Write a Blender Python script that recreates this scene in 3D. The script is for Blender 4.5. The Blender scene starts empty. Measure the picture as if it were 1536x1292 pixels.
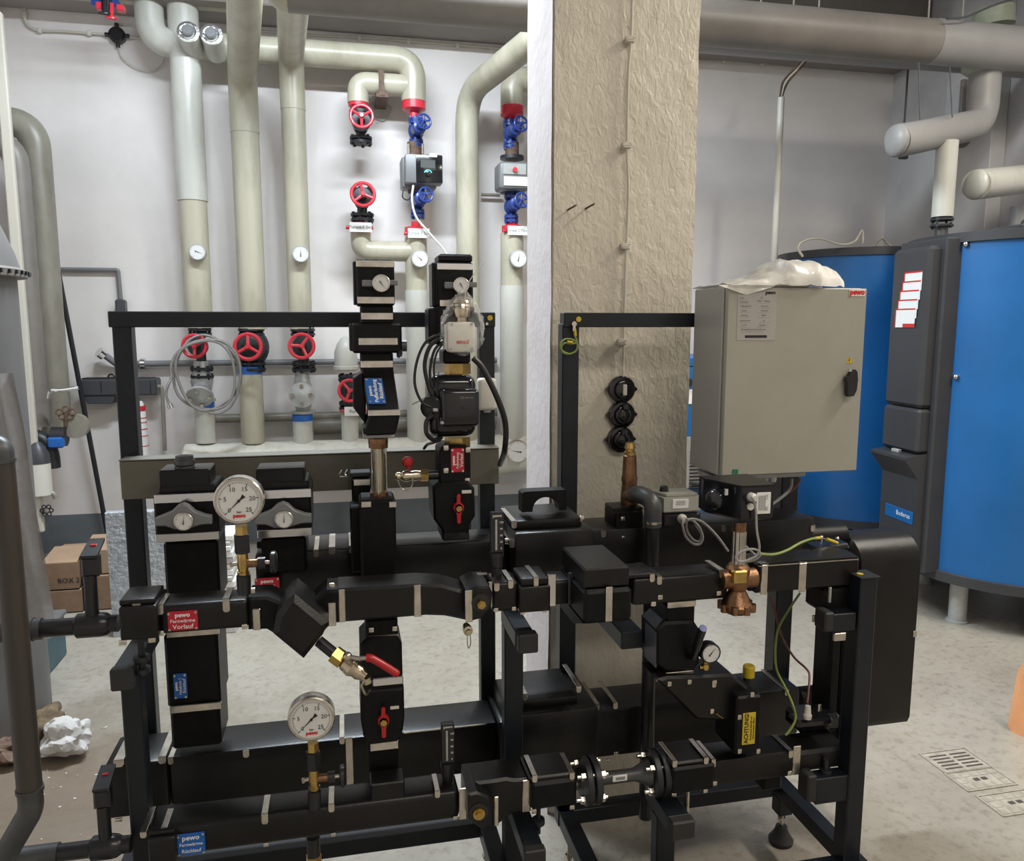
import bpy, bmesh, math, random
from mathutils import Vector, Matrix, noise
R = math.radians
random.seed(7)
SC = bpy.context.scene
COL = SC.collection
# ------------------------------------------------------------------ camera
FPX, PITCH, YAW, EYE = 1180.0, R(7.7), R(12.2), 1.6
cd = bpy.data.cameras.new('camera'); cam = bpy.data.objects.new('camera', cd); COL.objects.link(cam)
cd.sensor_fit = 'HORIZONTAL'; cd.sensor_width = 36; cd.lens = FPX / 1536 * 36; cd.clip_start = .05; cd.clip_end = 60
cam.location = (0, 0, EYE); cam.rotation_euler = (R(90) - PITCH, 0, -YAW)
SC.camera = cam
# ------------------------------------------------------------------ world, lights, exposure
w = bpy.data.worlds.new('room_light'); SC.world = w; w.use_nodes = True
w.node_tree.nodes['Background'].inputs[0].default_value = (.80, .86, 1, 1)
w.node_tree.nodes['Background'].inputs[1].default_value = .16
def area(name, loc, rot, sx, sy, power, col):
    l = bpy.data.lights.new(name, 'AREA'); l.shape = 'RECTANGLE'; l.size = sx; l.size_y = sy; l.energy = power; l.color = col
    o = bpy.data.objects.new(name, l); o.location = loc; o.rotation_euler = rot; COL.objects.link(o); return o
area('ceiling_lamp_light', (.05, 3.75, 3.92), (0, 0, 0), 1.8, .25, 265, (.82, .92, 1))
area('front_fill_light', (1.5, -.9, 3.85), (R(0), 0, 0), 2.4, .5, 75, (1, .93, .80))  # secondary fill added behind the camera, not a lamp of the room
area('aisle_lamp_light', (3.1, 1.35, 3.9), (0, 0, 0), .3, 1.2, 105, (1, .92, .78))
area('side_fill_light', (-4.6, 1.2, 2.1), (0, R(-90), 0), 1.2, 2.0, 9, (.85, .93, 1))  # added fill from the left; the wall has no window
area('right_fill_light', (3.6, 2.6, 3.75), (0, 0, 0), 1.6, .3, 30, (1, .95, .88))  # added light that brightens pipes and wall on the right
SC.view_settings.view_transform = 'Standard'
SC.view_settings.look = 'None'
SC.view_settings.gamma = 1
SC.view_settings.use_curve_mapping = False
SC.view_settings.exposure = -0.12

# ------------------------------------------------------------------ helpers
def P(px, py, Y=None, X=None, Z=None):
    """the point of the room seen at a pixel, on the plane Y=, X= or Z="""
    u = (px - 768) / FPX; v = -(py - 646) / FPX
    cp, sp, ca, sa = math.cos(PITCH), math.sin(PITCH), math.cos(YAW), math.sin(YAW)
    f = cp + v * sp; up = -sp + v * cp
    d = Vector((f * sa + u * ca, f * ca - u * sa, up))
    t = Y / d.y if Y is not None else X / d.x if X is not None else (Z - EYE) / d.z
    return d * t + Vector((0, 0, EYE))

def lk(nt, a, b): nt.links.new(a, b)
def mat(name, col, rough=.5, metal=0, var=0, vs=6, bump=0, bs=60, col2=None, spec=.5, trans=0, alpha=1, emit=0, coat=0, aniso=None, thresh=None):
    m = bpy.data.materials.new(name); m.use_nodes = True; nt = m.node_tree; b = nt.nodes['Principled BSDF']
    b.inputs['Base Color'].default_value = (*col, 1); b.inputs['Roughness'].default_value = rough; b.inputs['Metallic'].default_value = metal
    b.inputs['Specular IOR Level'].default_value = spec
    b.inputs['Transmission Weight'].default_value = trans; b.inputs['Alpha'].default_value = alpha
    if coat: b.inputs['Coat Weight'].default_value = coat; b.inputs['Coat Roughness'].default_value = .15
    if emit: b.inputs['Emission Color'].default_value = (*col, 1); b.inputs['Emission Strength'].default_value = emit
    if var or bump or col2:
        tc = nt.nodes.new('ShaderNodeTexCoord'); src = tc.outputs['Object']
        if aniso:
            mp = nt.nodes.new('ShaderNodeMapping'); mp.inputs['Scale'].default_value = aniso; lk(nt, src, mp.inputs[0]); src = mp.outputs[0]
    if var or col2:
        n = nt.nodes.new('ShaderNodeTexNoise'); n.inputs['Scale'].default_value = vs; n.inputs['Detail'].default_value = 6; n.inputs['Roughness'].default_value = .65
        lk(nt, src, n.inputs['Vector'])
        cr = nt.nodes.new('ShaderNodeValToRGB'); lk(nt, n.outputs['Fac'], cr.inputs[0])
        c2 = col2 or tuple(min(1, c * (1 + var)) for c in col)
        c1 = col if col2 else tuple(c * (1 - var) for c in col)
        t0, t1 = thresh or (.35, .65)
        cr.color_ramp.elements[0].position = t0; cr.color_ramp.elements[1].position = t1
        cr.color_ramp.elements[0].color = (*c1, 1); cr.color_ramp.elements[1].color = (*c2, 1)
        lk(nt, cr.outputs[0], b.inputs['Base Color'])
    if bump:
        n2 = nt.nodes.new('ShaderNodeTexNoise'); n2.inputs['Scale'].default_value = bs; n2.inputs['Detail'].default_value = 5
        lk(nt, src, n2.inputs['Vector'])
        bp = nt.nodes.new('ShaderNodeBump'); bp.inputs['Strength'].default_value = bump; bp.inputs['Distance'].default_value = .01
        lk(nt, n2.outputs['Fac'], bp.inputs['Height']); lk(nt, bp.outputs[0], b.inputs['Normal'])
    return m

m_foam = mat('black_foam', (.0045, .0045, .0048), .42, var=.35, vs=40, bump=.12, bs=260, spec=.2)
m_lid = mat('black_foam_lid', (.0065, .0062, .006), .34, var=.4, vs=9, bump=.08, bs=240, spec=.36)
m_frame = mat('powder_coated_steel', (.007, .010, .015), .42, var=.2, vs=20, spec=.4)
m_bplas = mat('black_plastic', (.014, .014, .016), .3, spec=.5)
m_gloss = mat('glossy_black_plastic', (.008, .008, .010), .14, spec=.6)
m_rubber = mat('black_rubber', (.018, .018, .018), .6)
m_steel = mat('brushed_stainless', (.62, .58, .52), .26, 1, var=.15, vs=30, bump=.02, bs=90)
m_chrome = mat('chrome', (.75, .75, .75), .12, 1)
m_brass = mat('brass', (.55, .38, .13), .28, 1, var=.2, vs=30)
m_bronze = mat('bronze', (.26, .145, .08), .38, 1, var=.25, vs=30, bump=.1, bs=150)
m_nickel = mat('nickel_plated_brass', (.58, .50, .38), .22, 1)
m_red = mat('red_plastic', (.42, .012, .018), .3)
m_wheel = mat('red_wheel_paint', (.60, .03, .05), .3)
m_blue = mat('blue_enamel', (.018, .045, .22), .3)
m_bband = mat('blue_tape', (.02, .13, .48), .45)
m_plblue = mat('blue_plate', (.01, .11, .42), .35)
m_plred = mat('red_plate', (.45, .01, .03), .35)
m_white = mat('white_print', (.75, .75, .74), .5)
m_offw = mat('off_white_plastic', (.62, .60, .54), .4)
m_ink = mat('black_ink', (.01, .01, .01), .5)
m_dial = mat('dial_white', (.66, .66, .65), .5)
m_redink = mat('red_ink', (.55, .02, .02), .5)
m_grink = mat('grey_ink', (.22, .22, .22), .6)
m_cab = mat('cabinet_grey', (.335, .325, .275), .42, var=.04, vs=5, bump=.03, bs=500)
m_cabin = mat('cabinet_grey_smooth', (.37, .36, .33), .35)
m_trough = mat('khaki_cable_trough', (.115, .105, .082), .5, var=.1, vs=12)
m_pipe = mat('cream_pipe_lagging', (.44, .41, .32), .34, var=.0, vs=5, col2=(.29, .27, .195), bump=.12, bs=18, aniso=(1, 1, .35), thresh=(.45, .75))
m_pipe2 = mat('white_pipe_lagging', (.50, .50, .455), .34, vs=6, col2=(.38, .37, .31), bump=.08, bs=20, aniso=(1, 1, .4), thresh=(.5, .8))
m_head = mat('header_plaster_lagging', (.66, .65, .58), .4, vs=9, col2=(.46, .42, .32), bump=.3, bs=22, thresh=(.5, .75))
m_gpipe = mat('dirty_grey_lagging', (.28, .265, .215), .4, vs=4, col2=(.17, .155, .125), bump=.1, bs=15, aniso=(1, 1, .4))
m_duct = mat('taupe_duct_paint', (.215, .195, .175), .45, vs=2.5, col2=(.165, .15, .135), bump=.05, bs=20)
m_duct2 = mat('grey_duct_paint', (.27, .265, .26), .45, var=.06, vs=3)
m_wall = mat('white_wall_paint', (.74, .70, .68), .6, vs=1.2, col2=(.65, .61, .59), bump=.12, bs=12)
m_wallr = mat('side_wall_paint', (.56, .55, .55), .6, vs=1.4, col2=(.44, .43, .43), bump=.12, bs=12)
m_base = mat('grey_skirting_paint', (.145, .165, .19), .55, vs=3, col2=(.11, .125, .14), bump=.08, bs=20)
m_ceil = mat('ceiling_paint', (.42, .43, .47), .7, var=.05, vs=2)
m_beam = mat('beam_paint', (.27, .24, .22), .7, var=.1, vs=2)
m_colL = mat('column_side_pale', (.75, .70, .70), .6, vs=3, col2=(.66, .60, .585), bump=.25, bs=30)
m_rust = mat('rusty_pipe', (.055, .048, .042), .45, .3, vs=7, col2=(.13, .06, .035), bump=.1, bs=40, aniso=(1, 1, .2), thresh=(.5, .8))
m_gsteel = mat('dark_steel_pipe', (.075, .078, .08), .42, .5, var=.2, vs=20)
m_hood = mat('grey_sheet_hood', (.13, .125, .12), .5, .2, var=.12, vs=3)
m_pvc = mat('grey_pvc', (.16, .16, .165), .45, var=.05)
m_pvcd = mat('dark_grey_pvc', (.05, .052, .058), .4)
m_cream = mat('cream_conduit', (.52, .49, .42), .5)
m_tank = mat('blue_tank_jacket', (.008, .105, .31), .38, var=.12, vs=1.6, bump=.04, bs=9)
m_tankd = mat('anthracite_profile', (.035, .036, .040), .45, var=.08, vs=8)
m_card = mat('cardboard', (.19, .115, .07), .8, var=.15, vs=6, bump=.1, bs=40)
m_cardl = mat('pale_cardboard', (.29, .19, .12), .8, var=.12, vs=6)
m_paper = mat('crumpled_paper', (.50, .48, .46), .7, bump=.15, bs=12)
m_rag = mat('brown_rag', (.20, .14, .075), .9, vs=12, col2=(.07, .05, .035), bump=.4, bs=30)
m_orange = mat('orange_board', (.78, .36, .16), .55, var=.08)
m_teal = mat('teal_metal', (.04, .085, .10), .5, var=.2, vs=10)
m_green = mat('green_tape_lagging', (.30, .34, .24), .5, vs=12, col2=(.44, .47, .38), bump=.3, bs=30)
m_yel = mat('yellow_plastic', (.55, .40, .02), .4)
m_gy = mat('green_yellow_wire', (.21, .27, .06), .4)
m_cable = mat('grey_cable', (.30, .29, .28), .45)
m_bcable = mat('black_cable', (.012, .012, .012), .4)
m_redc = mat('dark_red_wire', (.14, .035, .03), .45)
m_foil = mat('aluminium_foil', (.8, .8, .8), .22, 1, bump=.6, bs=45)
m_panel = mat('embossed_foil_board', (.55, .58, .62), .35, .35, vs=30, col2=(.36, .38, .42), bump=.9, bs=55)
m_fluteW = mat('silver_flex_hose', (.68, .70, .72), .25, .8)
m_hose = mat('braided_hose', (.30, .29, .28), .4, .7, bump=.4, bs=700)
m_castg = mat('cast_grey', (.38, .39, .38), .4, .2, var=.1, vs=20)
m_iron = mat('black_iron', (.02, .022, .026), .42, .2)
m_pumpg = mat('pump_grey', (.16, .165, .17), .4)
m_rustir = mat('rusty_bracket', (.12, .07, .045), .7, var=.4, vs=30)
m_plast = mat('broken_plaster', (.50, .48, .45), .85, bump=.6, bs=40)
m_lglass = mat('sight_glass', (.95, .96, .88), .03, trans=1)
m_gateIn = mat('dark_slot', (.05, .042, .035), .7)
m_grate = mat('cast_drain_cover', (.33, .30, .25), .7, .1, var=.2, vs=30, bump=.4, bs=50)
m_screen = mat('display_grey', (.06, .07, .07), .2)
m_cyan = mat('cyan_led', (.1, .8, .95), .3, emit=2.0)
m_grst = mat('green_sticker', (.01, .16, .09), .5)
m_pinkl = mat('red_lettering', (.6, .05, .06), .5)

def sheet(name, col, mixf, rough=.35):
    m = bpy.data.materials.new(name); m.use_nodes = True; nt = m.node_tree; b = nt.nodes['Principled BSDF']
    b.inputs['Base Color'].default_value = (*col, 1); b.inputs['Roughness'].default_value = rough
    tr = nt.nodes.new('ShaderNodeBsdfTransparent'); mx = nt.nodes.new('ShaderNodeMixShader')
    n = nt.nodes.new('ShaderNodeTexNoise'); n.inputs['Scale'].default_value = 14; n.inputs['Detail'].default_value = 4
    tc = nt.nodes.new('ShaderNodeTexCoord'); lk(nt, tc.outputs['Object'], n.inputs['Vector'])
    mr = nt.nodes.new('ShaderNodeMapRange'); mr.inputs[1].default_value = .35; mr.inputs[2].default_value = .65
    mr.inputs[3].default_value = max(0, mixf - .18); mr.inputs[4].default_value = min(1, mixf + .18); lk(nt, n.outputs['Fac'], mr.inputs[0])
    lk(nt, mr.outputs[0], mx.inputs[0]); lk(nt, tr.outputs[0], mx.inputs[1]); lk(nt, b.outputs[0], mx.inputs[2])
    lk(nt, mx.outputs[0], nt.nodes['Material Output'].inputs[0])
    bp = nt.nodes.new('ShaderNodeBump'); bp.inputs['Strength'].default_value = .5; bp.inputs['Distance'].default_value = .01
    lk(nt, n.outputs['Fac'], bp.inputs['Height']); lk(nt, bp.outputs[0], b.inputs['Normal'])
    return m
m_bag = sheet('clear_plastic_bag', (.85, .86, .86), .14, .10)
m_film = sheet('milky_plastic_film', (.80, .78, .73), .80, .25)
m_dimfilm = sheet('dim_lit_film', (.25, .24, .235), .85, .4)  # film hangs in dim light; that dimness is put into its grey

# column render: rough painted render with drips, sanded relief
def render_mat():
    m = mat('painted_column_render', (.66, .61, .515), .42, vs=2.2, col2=(.54, .495, .41), thresh=(.3, .8))
    nt = m.node_tree; b = nt.nodes['Principled BSDF']; tc = nt.nodes.new('ShaderNodeTexCoord')
    mp = nt.nodes.new('ShaderNodeMapping'); mp.inputs['Scale'].default_value = (1, 1, .55); lk(nt, tc.outputs['Object'], mp.inputs[0])
    a = nt.nodes.new('ShaderNodeTexNoise'); a.inputs['Scale'].default_value = 60; a.inputs['Detail'].default_value = 5; a.inputs['Distortion'].default_value = .8
    c = nt.nodes.new('ShaderNodeTexNoise'); c.inputs['Scale'].default_value = 5; c.inputs['Detail'].default_value = 3
    for q in (a, c): lk(nt, mp.outputs[0], q.inputs['Vector'])
    ad = nt.nodes.new('ShaderNodeMath'); ad.operation = 'MULTIPLY_ADD'; lk(nt, c.outputs['Fac'], ad.inputs[0]); ad.inputs[1].default_value = .5; lk(nt, a.outputs['Fac'], ad.inputs[2])
    bp = nt.nodes.new('ShaderNodeBump'); bp.inputs['Strength'].default_value = .55; bp.inputs['Distance'].default_value = .010
    lk(nt, ad.outputs[0], bp.inputs['Height']); lk(nt, bp.outputs[0], b.inputs['Normal'])
    return m
m_col = render_mat()
def floor_mat():
    m = mat('worn_concrete_floor', (.345, .32, .27), .34, vs=1.3, col2=(.235, .205, .165), thresh=(.35, .75))
    nt = m.node_tree; b = nt.nodes['Principled BSDF']; tc = nt.nodes.new('ShaderNodeTexCoord')
    base = b.inputs['Base Color'].links[0].from_socket
    n = nt.nodes.new('ShaderNodeTexNoise'); n.inputs['Scale'].default_value = 26; n.inputs['Detail'].default_value = 8; n.inputs['Roughness'].default_value = .75
    lk(nt, tc.outputs['Object'], n.inputs['Vector'])
    cr = nt.nodes.new('ShaderNodeValToRGB'); cr.color_ramp.elements[0].position = .28; cr.color_ramp.elements[0].color = (.45, .38, .3, 1)
    cr.color_ramp.elements[1].position = .5; cr.color_ramp.elements[1].color = (1, 1, 1, 1); lk(nt, n.outputs['Fac'], cr.inputs[0])
    mx = nt.nodes.new('ShaderNodeMixRGB'); mx.blend_type = 'MULTIPLY'; mx.inputs[0].default_value = .7
    lk(nt, base, mx.inputs[1]); lk(nt, cr.outputs[0], mx.inputs[2]); lk(nt, mx.outputs[0], b.inputs['Base Color'])
    # brown dirt trodden into the concrete at the left of the frame
    mp = nt.nodes.new('ShaderNodeMapping'); mp.vector_type = 'POINT'; mp.inputs['Location'].default_value = (2.25, 1.3 - 2.6, 0); mp.inputs['Scale'].default_value = (1, 1, 1)
    ge = nt.nodes.new('ShaderNodeNewGeometry'); sb = nt.nodes.new('ShaderNodeVectorMath'); sb.operation = 'DISTANCE'; lk(nt, ge.outputs['Position'], sb.inputs[0]); sb.inputs[1].default_value = (-1.05, 2.5, 0)
    n3 = nt.nodes.new('ShaderNodeTexNoise'); n3.inputs['Scale'].default_value = 3.5; n3.inputs['Detail'].default_value = 9; n3.inputs['Roughness'].default_value = .7; lk(nt, ge.outputs['Position'], n3.inputs['Vector'])
    m1 = nt.nodes.new('ShaderNodeMath'); m1.operation = 'MULTIPLY_ADD'; lk(nt, n3.outputs['Fac'], m1.inputs[0]); m1.inputs[1].default_value = 2.2; lk(nt, sb.outputs['Value'], m1.inputs[2])
    mr = nt.nodes.new('ShaderNodeMapRange'); mr.inputs[1].default_value = 1.5; mr.inputs[2].default_value = 2.3; mr.inputs[3].default_value = .75; mr.inputs[4].default_value = 0; lk(nt, m1.outputs[0], mr.inputs[0])
    mx2 = nt.nodes.new('ShaderNodeMixRGB'); lk(nt, mr.outputs[0], mx2.inputs[0]); lk(nt, mx.outputs[0], mx2.inputs[1]); mx2.inputs[2].default_value = (.15, .105, .07, 1); lk(nt, mx2.outputs[0], b.inputs['Base Color']); nt.nodes.remove(mp)
    bp = nt.nodes.new('ShaderNodeBump'); bp.inputs['Strength'].default_value = .15; bp.inputs['Distance'].default_value = .01
    lk(nt, n.outputs['Fac'], bp.inputs['Height']); lk(nt, bp.outputs[0], b.inputs['Normal'])
    return m
m_floor = floor_mat()

class M:
    def __init__(s): s.bm = bmesh.new()
    def box(s, x0, x1, y0, y1, z0, z1, bev=0, seg=1):
        if x0 > x1: x0, x1 = x1, x0
        if y0 > y1: y0, y1 = y1, y0
        if z0 > z1: z0, z1 = z1, z0
        r = bmesh.ops.create_cube(s.bm, size=1)
        for v in r['verts']:
            v.co = Vector((x0 + (v.co.x + .5) * (x1 - x0), y0 + (v.co.y + .5) * (y1 - y0), z0 + (v.co.z + .5) * (z1 - z0)))
        if bev:
            bev = min(bev, .45 * min(x1 - x0, y1 - y0, z1 - z0))
            es = {e for v in r['verts'] for e in v.link_edges}
            bmesh.ops.bevel(s.bm, geom=list(es), offset=bev, segments=seg, affect='EDGES', profile=.5)
        return s
    def pb(s, l, t, r, b, Y, d, bev=.003, seg=1):
        """box whose front face at depth Y spans these pixel edges"""
        mx, my = (l + r) / 2, (t + b) / 2
        return s.box(P(l, my, Y=Y).x, P(r, my, Y=Y).x, Y, Y + d, P(mx, b, Y=Y).z, P(mx, t, Y=Y).z, bev, seg)
    def prism(s, pts, vec, bev=0):
        vs = [s.bm.verts.new(p) for p in pts]; vec = Vector(vec)
        ws = [s.bm.verts.new(Vector(p) + vec) for p in pts]
        n = len(vs); fs = [s.bm.faces.new(vs), s.bm.faces.new(list(reversed(ws)))]
        for i in range(n): fs.append(s.bm.faces.new([vs[i], ws[i], ws[(i + 1) % n], vs[(i + 1) % n]]))
        bmesh.ops.recalc_face_normals(s.bm, faces=fs)
        if bev:
            es = set(fs[0].edges)
            bmesh.ops.bevel(s.bm, geom=list(es), offset=bev, segments=1, affect='EDGES', profile=.5)
        return s
    def pp(s, pix, Y, d, bev=0): return s.prism([P(x, y, Y=Y) for x, y in pix], (0, d, 0), bev)
    def ring(s, c, u, v, r, n): return [s.bm.verts.new(c + (u * math.cos(2 * math.pi * i / n) + v * math.sin(2 * math.pi * i / n)) * r) for i in range(n)]
    def cyl(s, a, b, r, r2=None, n=16, caps=True):
        return s.lathe(a, Vector(b) - Vector(a), [(0, r), (1, r if r2 is None else r2)], n, caps, unit=True)
    def lathe(s, o, ax, prof, n=20, caps=True, unit=False):
        """prof: (distance along axis, radius); unit=True scales the distance by the axis length"""
        o = Vector(o); ax = Vector(ax); L = ax.length if unit else 1; a = ax.normalized()
        u = a.orthogonal().normalized(); v = a.cross(u); prev = None; rings = []
        for t, r in prof: rings.append(s.ring(o + a * (t * L), u, v, max(r, 1e-5), n))
        for A, B in zip(rings, rings[1:]):
            for i in range(n): s.bm.faces.new([A[i], A[(i + 1) % n], B[(i + 1) % n], B[i]])
        if caps:
            s.bm.faces.new(list(reversed(rings[0]))); s.bm.faces.new(rings[-1])
        return s
    def tube(s, pts, r, n=12, bend=0, seg=6, caps=True, close=False):
        pts = [Vector(p) for p in pts]
        if bend:
            q = [pts[0]]
            for i in range(1, len(pts) - 1):
                a, b, c = pts[i - 1], pts[i], pts[i + 1]; l1 = (a - b).length; l2 = (c - b).length
                d = min(bend, l1 * .49, l2 * .49); p0 = b + (a - b).normalized() * d; p1 = b + (c - b).normalized() * d
                for k in range(seg + 1):
                    t = k / seg; q.append(p0 * (1 - t) ** 2 + b * 2 * t * (1 - t) + p1 * t * t)
            q.append(pts[-1]); pts = q
        rings = []; u = None; N = len(pts)
        for i, p in enumerate(pts):
            if close: t = (pts[(i + 1) % N] - pts[i - 1]).normalized()
            else: t = (pts[min(i + 1, N - 1)] - pts[max(i - 1, 0)]).normalized()
            if u is None: u = t.orthogonal().normalized()
            u = (u - t * u.dot(t)).normalized(); v = t.cross(u)
            rr = r(i / (N - 1)) if callable(r) else r
            rings.append(s.ring(p, u, v, rr, n))
        pr = list(zip(rings, rings[1:])) + ([(rings[-1], rings[0])] if close else [])
        for A, B in pr:
            for i in range(n): s.bm.faces.new([A[i], A[(i + 1) % n], B[(i + 1) % n], B[i]])
        if caps and not close:
            s.bm.faces.new(list(reversed(rings[0]))); s.bm.faces.new(rings[-1])
        return s
    def smooth_tube(s, pts, r, n=8, sub=6):
        pts = [Vector(p) for p in pts]; q = []
        e = [pts[0] * 2 - pts[1]] + pts + [pts[-1] * 2 - pts[-2]]
        for i in range(1, len(e) - 2):
            for k in range(sub):
                t = k / sub; a, b, c, d = e[i - 1:i + 3]
                q.append(.5 * ((2 * b) + (c - a) * t + (2 * a - 5 * b + 4 * c - d) * t * t + (3 * b - a - 3 * c + d) * t ** 3))
        q.append(pts[-1]); return s.tube(q, r, n)
    def torus(s, c, ax, R_, r, n=28, k=8):
        ax = Vector(ax).normalized(); u = ax.orthogonal().normalized(); v = ax.cross(u); c = Vector(c)
        return s.tube([c + (u * math.cos(2 * math.pi * i / n) + v * math.sin(2 * math.pi * i / n)) * R_ for i in range(n)], r, k, close=True)
    def ball(s, c, r, sc=(1, 1, 1), n=16):
        m = Matrix.Translation(c) @ Matrix.Diagonal((sc[0] * r, sc[1] * r, sc[2] * r, 1))
        bmesh.ops.create_uvsphere(s.bm, u_segments=n, v_segments=n // 2 + 2, radius=1, matrix=m); return s
    def hexn(s, a, b, r): return s.cyl(a, b, r, n=6)
    def grid(s, f, nu, nv):
        vs = [[s.bm.verts.new(f(i / nu, j / nv)) for j in range(nv + 1)] for i in range(nu + 1)]
        for i in range(nu):
            for j in range(nv): s.bm.faces.new([vs[i][j], vs[i + 1][j], vs[i + 1][j + 1], vs[i][j + 1]])
        return s

WL = {}
def tag(o, label=None, cat=None, group=None, kind=None):
    if label: o['label'] = label
    if cat: o['category'] = cat
    if group: o['group'] = group
    if kind: o['kind'] = kind
    return o
def T(name, label, cat, loc, group=None):
    o = bpy.data.objects.new(name, None); COL.objects.link(o); o.location = loc; o.empty_display_size = .05
    WL[o.name] = Vector(loc); return tag(o, label, cat, group)
def part(m, name, material, parent=None, xf=None, label=None, ang=35, kind=None):
    bm = m.bm if isinstance(m, M) else m
    if xf is not None: bm.transform(xf)
    if parent is not None: off = WL[parent.name]
    else:
        xs = [v.co for v in bm.verts]
        off = Vector(((min(v.x for v in xs) + max(v.x for v in xs)) / 2, (min(v.y for v in xs) + max(v.y for v in xs)) / 2, min(v.z for v in xs)))
    bmesh.ops.translate(bm, verts=bm.verts, vec=-off)
    me = bpy.data.meshes.new(name); bm.to_mesh(me); bm.free()
    me.polygons.foreach_set('use_smooth', [True] * len(me.polygons)); me.set_sharp_from_angle(angle=R(ang))
    me.materials.append(material)
    o = bpy.data.objects.new(name, me); COL.objects.link(o)
    if parent is not None: o.parent = parent
    else: o.location = off
    WL[o.name] = off.copy()
    if label: o['label'] = label
    if kind: o['kind'] = kind
    return o
def single(m, name, material, label, cat, group=None, ang=35): return tag(part(m, name, material, ang=ang), label, cat, group)
def struct(m, name, material, ang=35): return tag(part(m, name, material, ang=ang), kind='structure')
def text(s, size, c, material, parent, rot=0, name='lettering', face=None, bold=0, sx=1):
    """flat lettering facing -Y (or along face), centred on c"""
    cu = bpy.data.curves.new(name, 'FONT'); cu.body = s; cu.size = size; cu.align_x = 'CENTER'; cu.align_y = 'CENTER'
    cu.extrude = .0002; cu.resolution_u = 2; cu.offset = bold
    ob = bpy.data.objects.new('tmp', cu); me = bpy.data.meshes.new_from_object(ob)
    bpy.data.objects.remove(ob); bpy.data.curves.remove(cu)
    mtx = Matrix.Translation(c) @ (face or Matrix.Rotation(R(90), 4, 'X')) @ Matrix.Rotation(R(rot), 4, 'Z') @ Matrix.Diagonal((sx, 1, 1, 1))
    me.transform(mtx); off = WL[parent.name]; me.transform(Matrix.Translation(-off)); me.materials.clear(); me.materials.append(material)
    me.name = name; o = bpy.data.objects.new(name, me); COL.objects.link(o); o.parent = parent; WL[o.name] = off.copy()
    return o
def clip(parent, px, py, Yf, depth, w=.013, lip=.017, label=None):
    """spring-steel clip lying over the top edge of a shell: strap on top, rounded lip on the front"""
    p = P(px, py, Y=Yf); m = M(); x, z = p.x, p.z; t = .0022
    m.box(x - w / 2, x + w / 2, Yf - t, Yf + depth, z, z + t, .0007)
    c = [Vector((x - w / 2, Yf - t, z + t)), Vector((x + w / 2, Yf - t, z + t)), Vector((x + w / 2, Yf - t, z - lip + w * .3)), Vector((x + w * .28, Yf - t, z - lip)),
         Vector((x - w * .28, Yf - t, z - lip)), Vector((x - w / 2, Yf - t, z - lip + w * .3))]
    m.prism(c, (0, t, 0)); return part(m, 'clip', m_steel, parent)
def strap(parent, l, t, r, b, Y, bev=.0015, d=.004):
    return part(M().pb(l, t, r, b, Y - .003, d, bev), 'strap', m_steel, parent)
def tab(parent, px, py, Y, w=.012, h=.012):
    p = P(px, py, Y=Y); return part(M().box(p.x - w / 2, p.x + w / 2, Y - .003, Y + .002, p.z - h / 2, p.z + h / 2, .002, 2), 'clip', m_steel, parent)
def sign(parent, l, t, r, b, Y, base, lines, rot=0, big=.36):
    a = P(l, t, Y=Y); q = P(r, b, Y=Y); cx, cz = (a.x + q.x) / 2, (a.z + q.z) / 2; W_, H_ = q.x - a.x, a.z - q.z
    pl = part(M().box(a.x, q.x, Y - .004, Y, q.z, a.z, .001), 'label_plate', base, parent)
    for sx in (-1, 1):
        for sz in (-1, 1):
            c = (cx + sx * (W_ / 2 - .0035), Y - .0045, cz + sz * (H_ / 2 - .0035)); part(M().cyl(c, (c[0], Y - .0065, c[2]), .0028, n=10), 'screw', m_steel, pl)
    n = len(lines); L = H_ if rot == 0 else W_; Wd = W_ if rot == 0 else H_
    for i, s in enumerate(lines):
        o = ((n - 1) / 2 - i) * L / (n + .25)
        size = min(L / (n + .25) * (1.15 if i else 1.05), Wd * 1.62 / max(len(s), 5))
        c = (cx, Y - .0045, cz + o) if rot == 0 else (cx - o, Y - .0045, cz)
        text(s, size, c, m_white, pl, rot, bold=.0001 if i else .0004)
    return pl
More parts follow.
